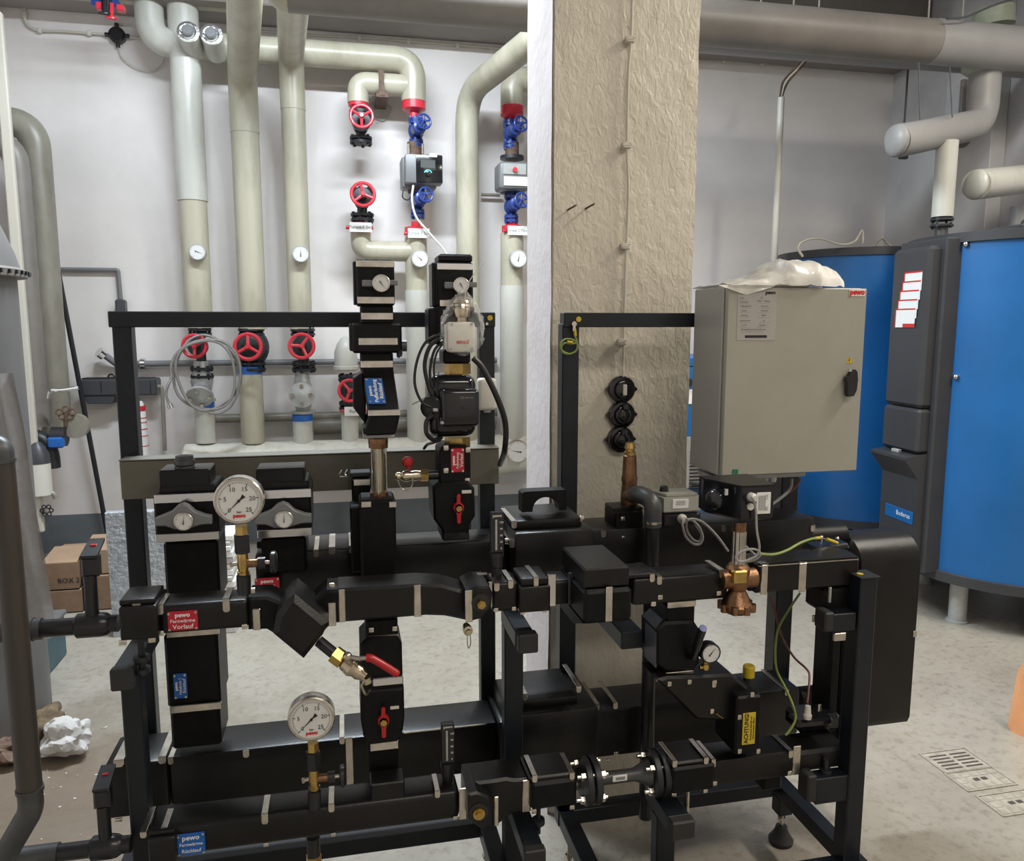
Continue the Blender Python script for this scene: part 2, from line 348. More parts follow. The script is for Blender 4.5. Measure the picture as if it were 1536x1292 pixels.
def gauge(name, label, cat, px, py, rpx, Y, ang, nums=None, group=None, depth=.03, brand=None, black=False, mount=None, rm=None, ticks=True):
    """dial instrument facing the camera side; ang = needle direction, degrees clockwise from up"""
    c = P(px, py, Y=Y); r = rpx * (P(px + 1, py, Y=Y) - P(px, py, Y=Y)).x
    g = T(name, label, cat, (c.x, c.y, c.z - r), group)
    face = m_dial
    part(M().lathe((c.x, Y + depth, c.z), (0, -1, 0), [(0, r * .9), (depth * .25, r), (depth - r * .05, r), (depth, r * .95), (depth, r * .86), (depth - r * .08, r * .86)], 32), 'case', rm or (m_bplas if black else m_steel), g)
    d = part(M().cyl((c.x, Y + .001, c.z), (c.x, Y + r * .07, c.z), r * .86, n=32), 'dial', face, g)
    m = M(); n = 51 if nums else 13
    for i in range(n):
        a = R(-135 + 270 * i / (n - 1)); big = (i % 10 == 0) if nums else (i % 3 == 0)
        d1 = Vector((math.sin(a), 0, math.cos(a))); pr = Vector((d1.z, 0, -d1.x)); r0 = r * (.68 if big else .74); wd = r * (.016 if big else .008)
        q = [Vector((c.x, Y + .0005, c.z)) + d1 * rr + pr * ww for rr, ww in ((r0, -wd), (r0, wd), (r * .81, wd), (r * .81, -wd))]
        m.prism(q, (0, .0008, 0))
    part(m, 'scale', m_ink, d)
    if nums:
        for i, s in enumerate(nums):
            a = R(-135 + 270 * i / (len(nums) - 1)); text(s, r * .26, (c.x + math.sin(a) * r * .54, Y + .0004, c.z + math.cos(a) * r * .54), m_ink, d)
        text('bar', r * .15, (c.x, Y + .0004, c.z - r * .46), m_ink, d)
        if brand: text(brand, r * .22, (c.x, Y + .0004, c.z - r * .62), m_redink, d, bold=.0006)
    a = R(ang); d1 = Vector((math.sin(a), 0, math.cos(a))); pr = Vector((d1.z, 0, -d1.x)); o = Vector((c.x, Y - .0006, c.z))
    m = M().prism([o + d1 * r * .66, o + pr * r * .03, o - d1 * r * .12 + pr * r * .03, o - d1 * r * .3 + pr * r * .09, o - d1 * r * .3 - pr * r * .09, o - d1 * r * .12 - pr * r * .03, o - pr * r * .03], (0, .0008, 0))
    m.cyl(o + Vector((0, -.0006, 0)), o + Vector((0, .001, 0)), r * .06, n=12)
    part(m, 'needle', m_ink, g)
    return g, c, r
# ================================================================== THE ROOM
YW = 5.95; XL = -2.08; XR = 4.48; ZC = 4.05
struct(M().box(XL - .2, XR + .2, -3, YW + .2, -.12, 0), 'floor', m_floor)
struct(M().box(XL - .2, XR + .2, -3, YW + .2, ZC, ZC + .15), 'ceiling', m_ceil)
struct(M().box(XL - .2, XR + .2, YW, YW + .2, 0, ZC), 'wall_back', m_wall)
struct(M().box(XL - .2, XL, -3, YW, 0, ZC), 'wall_left', m_wall)
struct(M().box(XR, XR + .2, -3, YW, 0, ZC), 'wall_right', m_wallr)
struct(M().box(XL - .2, XR + .2, -3.2, -3, 0, ZC), 'wall_front', m_wall)
struct(M().box(XL, XR, YW - .006, YW, 0, .27), 'baseboard_back', m_base)
struct(M().box(XL, XL + .006, 4.2, YW, 0, .27), 'baseboard_left', m_base)
# ceiling downstand at the back wall and the pilaster on the right wall
struct(M().box(XL, XR, 5.55, YW, 3.62, ZC, .01), 'trim_1', m_beam)
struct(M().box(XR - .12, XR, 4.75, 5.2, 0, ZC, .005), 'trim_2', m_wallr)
struct(M().box(XR - .10, XR, 3.3, 4.2, 0, ZC, .005), 'trim_3', m_wall)
# column: painted render on the front, smoother whitish left face
x0, x1 = P(827, 600, Y=2.32).x, P(1033, 600, Y=2.32).x
cx = T('column', 'thick square column with rough beige painted render in the middle of the room', 'column', ((x0 + x1) / 2, 2.47, 0))
cx['kind'] = 'structure'; del cx['category']; del cx['label']
def colf(u, v):
    x = x0 + .003 + (x1 - x0 - .003) * u; z = ZC * v
    n = noise.noise(Vector((x * 9, z * 5, 1))) * .004 + noise.noise(Vector((x * 30, z * 22, 4))) * .0018
    return Vector((x + (noise.noise(Vector((0, z * 6, 7))) * .004 if u > .98 else 0), 2.32 + n, z))
m = M(); m.grid(colf, 60, 300); part(m, 'render_coat', m_col, cx, ang=80)
m = M().box(x0, x1, 2.325, 2.63, 0, ZC); part(m, 'core', m_col, cx)
def coll(u, v):
    z = ZC * v; n = noise.noise(Vector((u * 2, z * 5, 9))) * .003
    return Vector((x0 - .004 + n, 2.32 + .31 * (1 - u), z))
m = M(); m.grid(coll, 6, 160); part(m, 'pale_left_face', m_colL, cx, ang=80)  # left face paler and pinker than the front

# surface cable with clamps and the three black switches on the column
def on_col(px, py): return P(px, py, Y=2.312)
r = T('surface_cable', 'cream cable clamped down the front of the beige column', 'cable', on_col(930, 560))
pts = [on_col(*q) for q in ((948, -40), (945, 60), (941, 110), (939, 215), (941, 290), (938, 370), (936, 430), (934, 510), (933, 575))]
for q in pts: q.y = 2.303
part(M().smooth_tube(pts, .0045, 8), 'sheath', m_cream, r)
for px, py in ((944, 61), (939, 219), (937, 370), (932, 513)):
    c = on_col(px, py); m = M().box(c.x - .014, c.x + .012, 2.294, 2.318, c.z - .009, c.z - .002, .002).box(c.x - .014, c.x + .012, 2.294, 2.318, c.z + .002, c.z + .009, .002)
    m.cyl((c.x - .016, 2.300, c.z), (c.x + .006, 2.300, c.z), .007, n=10); part(m, 'clamp', m_cream, r)
def wall_switch(name, label, cat, px, py, rocker=False):
    c = on_col(px, py); s = T(name, label, cat, (c.x, 2.31, c.z - .05), 'black switches on the column')
    m = M().lathe((c.x, 2.318, c.z), (0, -1, 0), [(0, .042), (.016, .042), (.02, .039), (.022, .03), (.034, .028), (.036, .024)], 28)
    for q in (-1, 1): m.prism([Vector((c.x + q * .030, 2.318, c.z - .022)), Vector((c.x + q * .052, 2.318, c.z)), Vector((c.x + q * .030, 2.318, c.z + .022))], (0, -.012, 0), .002)
    part(m, 'housing', m_gloss, s)
    if rocker: part(M().box(c.x - .006, c.x + .006, 2.276, 2.286, c.z - .017, c.z + .017, .002), 'rocker', m_offw, s)
    else:
        part(M().box(c.x - .010, c.x + .010, 2.272, 2.284, c.z + .018, c.z + .036, .003).ball((c.x, 2.284, c.z), .022, (1, .35, 1)), 'hinged_cover', m_gloss, s)
    return s
wall_switch('light_switch', 'black round switch with a cream rocker, topmost on the column', 'switch', 932, 584, True)
wall_switch('power_socket', 'black round covered socket between the rocker switch and the lowest socket', 'socket', 932, 622)
wall_switch('power_socket', 'black round covered socket, lowest on the column above the copper valve', 'socket', 930, 659)
for px, py, l in ((852, 315, 'rusty nail stub sticking out of the column, the left one'), (879, 313, 'rusty nail stub sticking out of the column, the right one')):
    c = on_col(px, py); single(M().cyl((c.x, 2.325, c.z), (c.x + .012, 2.27, c.z + .008), .003, n=8), 'nail', m_rustir, l, 'nail')

# ================================================================== BACK-WALL PIPEWORK
YP = 5.70
def PX(px, py, Y=YP): return P(px, py, Y=Y)
def vpipe(px, py0, py1, rpx, Y=YP, pm=None):
    """end points of a truly vertical pipe through pixel (px, mid)"""
    mid = (py0 + py1) / 2 if pm is None else pm; x = P(px, mid, Y=Y).x
    return Vector((x, Y, P(px, py0, Y=Y).z)), Vector((x, Y, P(px, py1, Y=Y).z))
PXM = (P(401, 300, Y=YP) - P(400, 300, Y=YP)).x
# riser 1
a, b = vpipe(288, -60, 492, 18, pm=280)
r = T('insulated_pipe', 'white lagged riser with a capped stub near the top, leftmost of the valve risers', 'pipe', (b.x, YP, b.z))
zc = PX(292, 302).z
part(M().tube([a, (a.x, YP, zc)], .095, 24), 'lagging', m_pipe2, r); part(M().tube([(a.x, YP, zc + .01), b], .089, 24), 'lagging', m_pipe, r, label='creamy lower lagging')
# riser 2 and 3 with slanted heads coming from the main duct
def riser(px, rp, pyj, ptop, py1, label):
    a, b = vpipe(px, pyj, py1, rp); rr = rp * PXM
    r = T('insulated_pipe', label, 'pipe', (b.x, YP, b.z))
    part(M().tube([P(*ptop, Y=4.15), a, (a.x, YP, a.z - .35)], rr, 26, bend=.16), 'slanted_lagging', m_pipe, r)
    part(M().tube([(a.x, YP, a.z - .33), b], rr * .97, 26), 'lagging', m_pipe, r); return r
riser(372, 21.5, 118, (369, -75), 494, 'thick cream lagged riser with slanted head, second from left at back wall')
riser(444, 19, 84, (440, -12), 494, 'cream lagged riser with slanted head, third from left at back wall')
a, b = vpipe(702, 140, 668, 19)
r = T('insulated_pipe', 'cream lagged riser bending up to the right beside the concrete column', 'pipe', (b.x, YP, b.z))
part(M().tube([P(850, 20, Y=4.5), a, b], 19 * PXM, 26, bend=.22, seg=10), 'lagging', m_pipe, r)
# loop pipe from the left elbow along the wall down to the pumps
L0, L1 = PX(232, -30, 5.72), PX(618, 153)
z_e = PX(450, 79).z; xe = PX(620, 120).x
r = T('insulated_pipe', 'long horizontal cream lagged pipe turning down to the pump with the display', 'pipe', (xe, YP, PX(620, 153).z))
part(M().tube([(PX(224, 20).x, YP, PX(224, -40).z), (PX(224, 20).x, YP, z_e), (PX(300, 75).x, YP, z_e)], .088, 24, bend=.16, seg=8), 'elbow_lagging', m_pipe2, r)
part(M().tube([(PX(300, 75).x, YP, z_e), (xe, YP, z_e), (xe, YP, PX(620, 153).z)], .085, 24, bend=.2, seg=10), 'lagging', m_pipe, r)
zb = PX(580, 127).z; xb = PX(537, 140).x
part(M().tube([(xe, YP, zb), (xb, YP, zb), (xb, YP, PX(537, 155).z)], .072, 24, bend=.12, seg=8), 'branch_lagging', m_pipe, r)
for nm, xx, rr in (('red_collar', xe, .082), ('red_collar', xb, .068)):
    z = PX(600, 153).z; part(M().lathe((xx, YP, z + .015), (0, 0, -1), [(0, rr), (.06, rr), (.075, rr * .7), (.085, rr * .4), (.13, rr * .4)], 22), nm, m_wheel, r)
m = M().box(PX(570, 130).x - .012, PX(570, 130).x + .025, YP - .078, YP - .07, PX(570, 148).z, PX(570, 110).z).box(PX(570, 130).x - .03, PX(570, 130).x + .05, YP - .075, YW, PX(570, 150).z, PX(570, 143).z)
single(m, 'pipe_bracket', m_rustir, 'rusty brown strap bracket holding the short pipe loop above the red valve', 'bracket')
m = M(); c = Vector((PX(572, 152).x, YW - .002, PX(572, 152).z))
m.prism([c + Vector((math.cos(t) * .085 * (1 + .15 * math.sin(3 * t)), 0, math.sin(t) * .07 * (1 + .1 * math.cos(5 * t)))) for t in [i * math.pi / 9 for i in range(18)]], (0, -.012, 0), .004)
single(m, 'plaster_patch', m_plast, 'rough patch of broken plaster on the wall behind the rusty bracket', 'plaster')
# lower pump leg
xv = PX(626, 500).x
r = T('insulated_pipe', 'cream lagged pipe under the display pump standing on the header', 'pipe', (xv, YP, PX(626, 660).z))
part(M().tube([(xv, YP, PX(626, 352).z), (xv, YP, PX(626, 437).z)], .078, 24), 'lagging', m_pipe, r)
part(M().tube([(xv, YP, PX(626, 436).z), (xv, YP, PX(626, 665).z)], .084, 24), 'lagging', m_pipe2, r, label='whiter lower lagging')
xb2 = PX(541, 350).x; zb2 = PX(580, 377).z
part(M().tube([(xb2, YP, PX(541, 347).z), (xb2, YP, zb2), (xv, YP, zb2)], .07, 24, bend=.11, seg=8), 'branch_lagging', m_pipe, r)
for xx, rr in ((xv, .078), (xb2, .07)):
    z = PX(600, 352).z; part(M().lathe((xx, YP, z), (0, 0, 1), [(0, rr), (.05, rr), (.062, rr * .4), (.09, rr * .4)], 22), 'red_collar', m_wheel, r)
# right pump leg
x9 = PX(768, 400).x
r = T('insulated_pipe', 'cream lagged pipe close to the column above the grey pump', 'pipe', (x9, YP, PX(768, 160).z))
part(M().tube([(x9 + .5, YP, PX(768, 118).z), (x9, YP, PX(768, 118).z), (x9, YP, PX(768, 160).z)], .083, 24, bend=.14, seg=8), 'lagging', m_pipe, r)
part(M().lathe((x9, YP, PX(768, 158).z), (0, 0, -1), [(0, .082), (.07, .082), (.085, .06), (.1, .035), (.13, .035)], 22), 'red_collar', m_wheel, r)
r = T('insulated_pipe', 'pale lagged pipe close to the column below the grey pump', 'pipe', (x9, YP, PX(768, 665).z))
part(M().tube([(x9, YP, PX(768, 350).z), (x9, YP, PX(768, 430).z)], .084, 24), 'lagging', m_pipe, r)
part(M().tube([(x9, YP, PX(768, 429).z), (x9, YP, PX(768, 665).z)], .088, 24), 'lagging', m_pipe2, r, label='whiter lower lagging')
part(M().lathe((x9, YP, PX(768, 350).z), (0, 0, 1), [(0, .075), (.05, .075), (.062, .035), (.11, .035)], 22), 'red_collar', m_wheel, r)
# the horizontal header and its stubs
zh = PX(500, 690).z
r = T('distribution_header', 'thick white plastered header pipe lying along the back wall behind the khaki trough', 'pipe', (PX(520, 690).x, YP, zh - .15))
part(M().lathe((PX(275, 690).x, YP, zh), (1, 0, 0), [(0, .12), (.02, .145)] + [(.02 + i * .13, .145 + .004 * math.sin(i * 2.3)) for i in range(1, 19)] + [(2.55, .145)], 32), 'lagging', m_head, r)
for px, t, bt, rp, bl, lab in ((308, 612, 664, 15, 13, None), (378, 560, 664, 18.5, 12, None), (454.5, 630, 664, 16, 10, None)):
    a, b = vpipe(px, t, bt, rp); rr = rp * PXM
    part(M().tube([a, b], rr, 22), 'stub_lagging', m_pipe if rp > 17 else m_pipe2, r)
    part(M().lathe((a.x, YP, a.z - .005), (0, 0, 1), [(0, rr * 1.02), (bl * PXM, rr * 1.02), (bl * PXM + .01, rr * .5)], 22), 'blue_tape_band', m_bband, r)
a, b = vpipe(525, 622, 664, 14); part(M().tube([a, b], 14 * PXM, 22), 'stub_lagging', m_pipe2, r)
for k in (540, 700): part(M().cyl((PX(k, 700).x, YP, 0), (PX(k, 700).x, YP, zh - .13), .03), 'support_leg', m_iron, r)

def hand_valve(px, py, rp, label, wm, body=m_iron, up=30, dn=30, tilt=0, wheel_dx=0, bw=None, spokes=3, rot=90, group='handwheel valves at the back wall', Y=YP, top_m=None):
    """flanged gate valve in a vertical pipe; handwheel towards the room"""
    c = P(px, py, Y=Y); s = rp * PXM; v = T('handwheel_valve', label, 'valve', (c.x, Y, c.z - dn * PXM), group)
    bw = bw or s * .62
    m = M().cyl((c.x, Y, c.z - dn * PXM * .95), (c.x, Y, c.z + up * PXM * .95), s * .40, n=18)
    m.ball((c.x, Y, c.z), bw, (1, .9, 1.15), 20)
    part(m, 'body', body, v)
    for sg, L in ((1, up), (-1, dn)):
        for k in (.72, .98):
            z = c.z + sg * L * PXM * k; m = M().cyl((c.x, Y, z - .009), (c.x, Y, z + .009), s * .92, n=24)
            for i in range(6):
                t = i * math.pi / 3 + .3; m.hexn((c.x + math.cos(t) * s * .74, Y + math.sin(t) * s * .74, z - .02), (c.x + math.cos(t) * s * .74, Y + math.sin(t) * s * .74, z + .02), .011)
            part(m, 'flange', body, v)
    yb = Y - s * .6; wc = Vector((c.x + wheel_dx * PXM, Y - .24, c.z + .01))
    m = M().lathe((c.x, Y, c.z), wc - Vector((c.x, Y, c.z)), [(0, bw * .85), (.10, bw * .85), (.105, s * .78), (.125, s * .78), (.13, bw * .5), (.17, bw * .35), (.2, .016), (.25, .012)], 20)
    part(m, 'bonnet', body, v)
    ax = Vector((tilt, -1, .12)).normalized(); m = M().torus(wc, ax, s * .87, s * .13, 32, 10)
    u = ax.orthogonal().normalized(); w2 = ax.cross(u); u = Vector((1, 0, 0)); u = (u - ax * u.dot(ax)).normalized(); w2 = ax.cross(u)
    for i in range(spokes):
        t = R(rot) + i * 2 * math.pi / spokes; e = wc + (u * math.cos(t) + w2 * math.sin(t)) * s * .85
        m.tube([wc, e], lambda q: s * (.13 - .03 * q), 8)
    m.cyl(wc - ax * .015, wc + ax * .025, s * .2, s * .15, 14)
    part(m, 'handwheel', wm, v); return v
hand_valve(541, 190, 19, 'upper red handwheel valve with open flange below, hanging from the pipe loop', m_wheel, up=22, dn=25, rot=30)
hand_valve(543, 302, 20, 'red handwheel valve just above the pump name plate and elbow', m_wheel, up=17, dn=30, rot=-20)
hand_valve(301, 520, 19, 'red handwheel valve behind the coiled hose, leftmost in the row', m_wheel, up=27, dn=48, rot=-90 + 0)
hand_valve(378, 521, 22, 'largest red handwheel valve above the tall blue-banded stub', m_wheel, up=28, dn=36, rot=90, bw=.115)
hand_valve(455, 520, 21, 'red handwheel valve above the clear grey strainer', m_wheel, up=27, dn=38, rot=55)
hand_valve(524, 584, 19, 'red handwheel valve half hidden behind the blue-labelled black column', m_wheel, up=22, dn=32, rot=10)
hand_valve(624, 197, 12.5, 'blue handwheel valve above the display pump', m_blue, m_blue, 18, 22, .25, 7, .055, 5, 90)
hand_valve(626, 302, 12.5, 'blue handwheel valve below the display pump', m_blue, m_blue, 20, 24, .25, 8, .055, 5, 90)
hand_valve(766, 200, 13, 'blue handwheel valve above the grey pump near the column', m_blue, m_blue, 18, 22, .25, 5, .055, 5, 90)
hand_valve(767, 310, 13, 'blue handwheel valve below the grey pump near the column', m_blue, m_blue, 22, 24, .25, 5, .055, 5, 90)
def strainer(px, py, t, b, lab, face):
    c = PX(px, py); v = T('strainer', lab, 'strainer', (c.x, YP, PX(px, b).z), 'grey strainers under the handwheel valves')
    za, zb_ = PX(px, t).z, PX(px, b).z
    m = M().lathe((c.x, YP, zb_), (0, 0, 1), [(0, .05), (.01, .085), (.028, .085), (.03, .05), ((za - zb_) * .5, .075), ((za - zb_) * .75, .055), ((za - zb_) * .97, .045)], 24)
    part(m, 'body', m_castg, v)
    ax = Vector(face).normalized(); o = Vector((c.x, YP - .02, c.z))
    m = M().lathe(o, ax, [(0, .055), (.10, .05), (.105, .088), (.125, .088), (.13, .05), (.15, .02)], 24)
    u = ax.orthogonal().normalized(); w2 = ax.cross(u)
    for i in range(4):
        t_ = math.pi / 4 + i * math.pi / 2; q = o + ax * .122 + (u * math.cos(t_) + w2 * math.sin(t_)) * .062; part(M().hexn(q, q + ax * .02, .015), 'cover_bolt', m_steel, v)
    part(m, 'cover_flange', m_castg, v); return v
strainer(303, 577, 540, 604, 'grey strainer with tilted cover inside the hose coil', (0, -.75, -.6))
strainer(454, 590, 555, 622, 'grey strainer with round bolted cover facing the room', (0, -1, 0))
m = M().lathe((PX(519, 540).x, YP, PX(519, 556).z), (0, 0, 1), [(0, .078), (.01, .088), (.03, .088), (.035, .082), (.13, .08), (.19, .06), (.23, .03), (.24, .01)], 26)
single(m, 'valve_bonnet_lagging', m_pipe2, 'white dome-shaped lagging cap above the half hidden red valve', 'lagging')
# dial thermometers
gauge('dial_thermometer', 'small round dial thermometer on the leftmost white riser', 'thermometer', 296, 378, 13, YP - .14, 110, depth=.05, rm=m_castg)
gauge('dial_thermometer', 'small round dial thermometer on the third lagged riser', 'thermometer', 451, 381, 13, YP - .14, 2, depth=.05, rm=m_castg)
gauge('dial_thermometer', 'small round dial thermometer at the elbow under the display pump', 'thermometer', 630, 388, 13, YP - .15, -45, depth=.06, rm=m_castg)
gauge('dial_thermometer', 'small round dial thermometer on the pale pipe close to the column', 'thermometer', 778, 388, 13, YP - .15, 10, depth=.06, rm=m_castg)
gauge('dial_thermometer', 'larger dial thermometer low on the header beside the column', 'thermometer', 777, 678, 17, YP - .2, -80, depth=.06, rm=m_steel)
for px, py, t, l in ((541, 341, 'Pumpe 1 Süd', 'white name plate under the lower red handwheel valve'), (628, 350, 'Pumpe 1 Süd', 'white name plate under the blue valve of the display pump'),
                     (777, 346, 'Pumpe 1 Nord', 'white name plate beside the column under the grey pump'), (533, 617, 'Bypass', 'white name plate on the stub with the half hidden valve')):
    c = PX(px, py, YP - .1); g = T('name_plate', l, 'sign', (c.x, c.y, c.z - .03), 'white name plates on the pumps')
    part(M().box(c.x - .075, c.x + .075, c.y - .003, c.y + .001, c.z - .032, c.z + .032, .001), 'plate', m_white, g)
    text(t, .03, (c.x, c.y - .0032, c.z), m_ink, g); part(M().cyl((c.x - .10, c.y + .03, c.z), (c.x + .085, c.y + .03, c.z), .012), 'holder', m_wheel, g)
# display pump
c = PX(630, 253, YP - .16)
g = T('circulation_pump', 'grey and black electronic pump with a display between blue valves', 'pump', (xv, YP, PX(626, 285).z))
part(M().pb(602, 236, 655, 283, YP - .06, .16, .02, 3), 'motor_body', m_pumpg, g)
part(M().pb(608, 231, 664, 275, YP - .16, .12, .012, 2), 'electronics_housing', m_pumpg, g)
part(M().pb(624, 232, 664, 274, YP - .166, .02, .006, 2), 'front_cover', m_gloss, g)
part(M().pb(631, 240, 653, 252, YP - .169, .006, .001), 'screen', m_screen, g)
k = PX(642, 261, YP - .17); part(M().lathe(k, (0, -1, 0), [(0, .022), (.012, .021), (.014, .018)], 20), 'knob', m_gloss, g)
kk = M().tube([k + Vector((math.cos(t) * .026, -.001, math.sin(t) * .026)) for t in [R(20 + 14 * i) for i in range(11)]], .0022, 6); part(kk, 'light_ring', m_cyan, g)
k = PX(650, 233, YP - .17); part(M().box(k.x - .025, k.x + .025, k.y - .003, k.y + .004, k.z - .012, k.z + .012), 'sticker', m_white, g)
for px in (613, 634): a_, b_ = PX(px, 216, YP - .05), PX(px, 231, YP - .05); part(M().cyl((a_.x, a_.y, a_.z), (a_.x, a_.y, b_.z), .01, n=10), 'flange_bolt', m_steel, g)
part(M().cyl((xv, YP, PX(626, 214).z), (xv, YP, PX(626, 290).z), .05), 'volute', m_rustir, g)
pts = [PX(*q, YP - .14) for q in ((620, 278), (618, 300), (624, 325), (640, 345), (655, 362), (664, 372), (672, 385))]
single(M().smooth_tube(pts, .008, 8), 'pump_cable', m_offw, 'pale cable hanging from the display pump down past the name plate', 'cable')
pts = [PX(*q, YP - .1) for q in ((605, 285), (604, 296), (612, 300), (618, 292))]
single(M().smooth_tube(pts, .004, 6), 'signal_cable', m_bcable, 'thin black loop of wire under the left side of the display pump', 'cable')
g = T('circulation_pump', 'older grey pump with red knob partly hidden by the column', 'pump', (x9, YP, PX(768, 288).z))
part(M().pb(749, 242, 796, 284, YP - .16, .2, .025, 3), 'motor_body', m_pumpg, g)
part(M().pb(755, 245, 790, 262, YP - .168, .02, .004), 'terminal_cover', m_castg, g)
k = PX(772, 255, YP - .17); part(M().cyl(k, k + Vector((0, -.02, 0)), .016), 'speed_knob', m_wheel, g)
part(M().pb(756, 265, 795, 279, YP - .166, .01, .002), 'rating_plate', m_offw, g)
for zpy in (237, 288): z = PX(768, zpy).z; part(M().cyl((x9, YP, z - .012), (x9, YP, z + .012), .085, n=24), 'flange', m_iron, g)
part(M().cyl((x9, YP, PX(768, 214).z), (x9, YP, PX(768, 240).z), .05), 'sleeve', m_rustir, g)
# capped stubs at the top of riser 1
for px, py, l in ((282, 48, 'foil wrapped valve cap sticking out of the leftmost riser'), (317, 52, 'foil wrapped valve cap right of the leftmost riser')):
    c = PX(px, py, YP - .22); g = T('capped_stub', l, 'valve', (c.x, YP - .1, c.z - .08), 'foil wrapped stubs')
    part(M().tube([c + Vector((0, .2, -.05)), c + Vector((0, 0, -.0))], .066, 20), 'lagging', m_pipe2, g)
    part(M().lathe(c + Vector((0, .004, 0)), (0, -1, .15), [(0, .067), (.006, .067), (.01, .05), (.004, .036)], 20), 'foil_ring', m_foil, g)
    part(M().lathe(c, (0, -1, .15), [(0, .034), (.03, .034), (.035, .028)], 14), 'cap', m_pumpg, g)
# top left: valve group and junction box on the wall
g = T('small_valve_group', 'small red and blue valve pair at the upper left edge of the back wall', 'valve', PX(160, 30, 5.4))
part(M().pb(136, -6, 176, 8, 5.42, .08, .005), 'blue_body', m_blue, g); part(M().pb(143, 2, 152, 13, 5.38, .06, .004), 'red_lever', m_wheel, g); part(M().pb(174, 6, 185, 15, 5.38, .06, .004), 'red_lever', m_wheel, g)
for px, py, mm in ((157, 20, m_iron), (167, 27, m_wheel)):
    k = PX(px, py, 5.35); part(M().torus(k, (0, -.3, 1), .028, .008, 18, 6).cyl(k, k + Vector((0, .03, .09)), .012), 'small_wheel', mm, g)
part(M().cyl(PX(159, -10, 5.42), PX(161, 20, 5.4), .03), 'stem', m_iron, g)
c = PX(175, 52, YW - .04); g = T('junction_box', 'black round junction box on the upper left of the back wall', 'junction box', (c.x, YW, c.z - .05))
m = M().lathe((c.x, YW, c.z), (0, -1, 0), [(0, .052), (.04, .052), (.05, .04)], 20)
for t in (0, 90, 180, 270): m.cyl((c.x, YW - .025, c.z), (c.x + math.cos(R(t)) * .075, YW - .025, c.z + math.sin(R(t)) * .075), .014)
part(m, 'housing', m_gloss, g)
def wall_cable(pix, label, rr=.008, Y=YW - .02, clips=(), mm=None):
    g = T('wall_cable', label, 'cable', P(*pix[0], Y=Y)); part(M().smooth_tube([P(*q, Y=Y) for q in pix], rr, 8), 'sheath', mm or m_cream, g)
    for q in clips:
        c = P(*q, Y=Y); part(M().box(c.x - .012, c.x + .012, Y - .014, Y + .02, c.z - .016, c.z + .016, .004), 'clamp', m_offw, g)
wall_cable([(36, -5), (37, 22), (40, 35), (55, 45), (95, 47), (135, 50), (165, 52)], 'cream cable from the ceiling to the black junction box', clips=((37, 22), (60, 46), (134, 50)))
wall_cable([(185, 56), (205, 57), (222, 58)], 'short cream cable right of the black junction box', clips=((216, 57),))
wall_cable([(177, 66), (182, 85), (200, 100), (225, 107), (242, 97), (249, 80)], 'thin loose cable hanging in a loop below the black junction box', .004)
wall_cable([(390, 46), (460, 52), (540, 56), (615, 62), (690, 68), (790, 76)], 'twin cream cables clipped along the top of the back wall', .007, clips=((539, 56), (613, 62), (686, 68)))
wall_cable([(1050, 90), (1090, 92), (1140, 95), (1200, 99), (1268, 102)], 'thin cream cables clipped along the wall right of the column', .006, clips=((1086, 91), (1143, 95), (1252, 101)))
for px, py in ((1278, 92), (1305, 95), (1333, 97)):
    c = PX(px, py, YW); single(M().lathe(c + Vector((0, .02, 0)), (0, -1, 0), [(0, .05), (.04, .05), (.045, .035), (.03, .03)], 18), 'wall_sleeve', m_iron,
        {1278: 'dark pipe sleeve in the wall under the big duct, left one', 1305: 'dark pipe sleeve in the wall under the big duct, middle one', 1333: 'dark pipe sleeve in the wall under the big duct, right one'}[px], 'sleeve', 'pipe sleeves in the wall')
zt_ = PX(200, -16, 5.7).z
single(M().tube([(XL + .01, 5.7, zt_), (PX(345, 0, 5.7).x, 5.7, zt_)], .09, 20), 'insulated_pipe', m_pipe, 'cream lagged pipe crossing the very top left of the picture', 'pipe')
# conduits on the lower wall
z1 = PX(400, 544, 5.9).z
g = T('grey_conduit', 'long grey plastic pipe running low along the back wall behind the valves', 'pipe', (PX(400, 544, 5.9).x, 5.9, z1))
part(M().tube([(PX(205, 544, 5.9).x, 5.9, z1), (PX(745, 544, 5.9).x, 5.9, z1)], .022, 14), 'pipe', m_pvc, g)
k = PX(211, 541, 5.9); part(M().cyl((k.x, 5.9, z1), (k.x + .03, 5.9, z1), .04, n=16), 'coupling', m_chrome, g)
part(M().tube([PX(153, 530, 5.86), PX(176, 547, 5.9)], .022, 12).cyl(PX(176, 547, 5.9), (PX(205, 544, 5.9).x, 5.9, z1), .022), 'angled_end', m_pvc, g); part(M().cyl(PX(148, 528, 5.84), PX(155, 533, 5.86), .036, n=16), 'union', m_chrome, g)
z1 = PX(500, 624, 5.88).z
single(M().tube([(PX(310, 624, 5.88).x, 5.88, z1), (PX(745, 624, 5.88).x, 5.88, z1)], .033, 16), 'wall_pipe', m_gpipe, 'thin dirty brown pipe running horizontally behind the header stubs', 'pipe')
z1 = PX(500, 645, 5.8).z
single(M().tube([(PX(470, 645, 5.8).x, 5.88, z1 + .02), (PX(745, 645, 5.8).x, 5.88, z1 + .02)], .062, 20), 'wall_pipe', m_gpipe, 'thicker dark pipe just above the header behind the stubs', 'pipe')
single(M().tube([(PX(722, 292, 5.9).x, 5.9, PX(722, 292, 5.9).z), (PX(750, 292, 5.9).x, 5.9, PX(722, 292, 5.9).z)], .012, 10), 'wall_pipe', m_gpipe, 'short thin pipe between the bent riser and the grey pump', 'pipe')
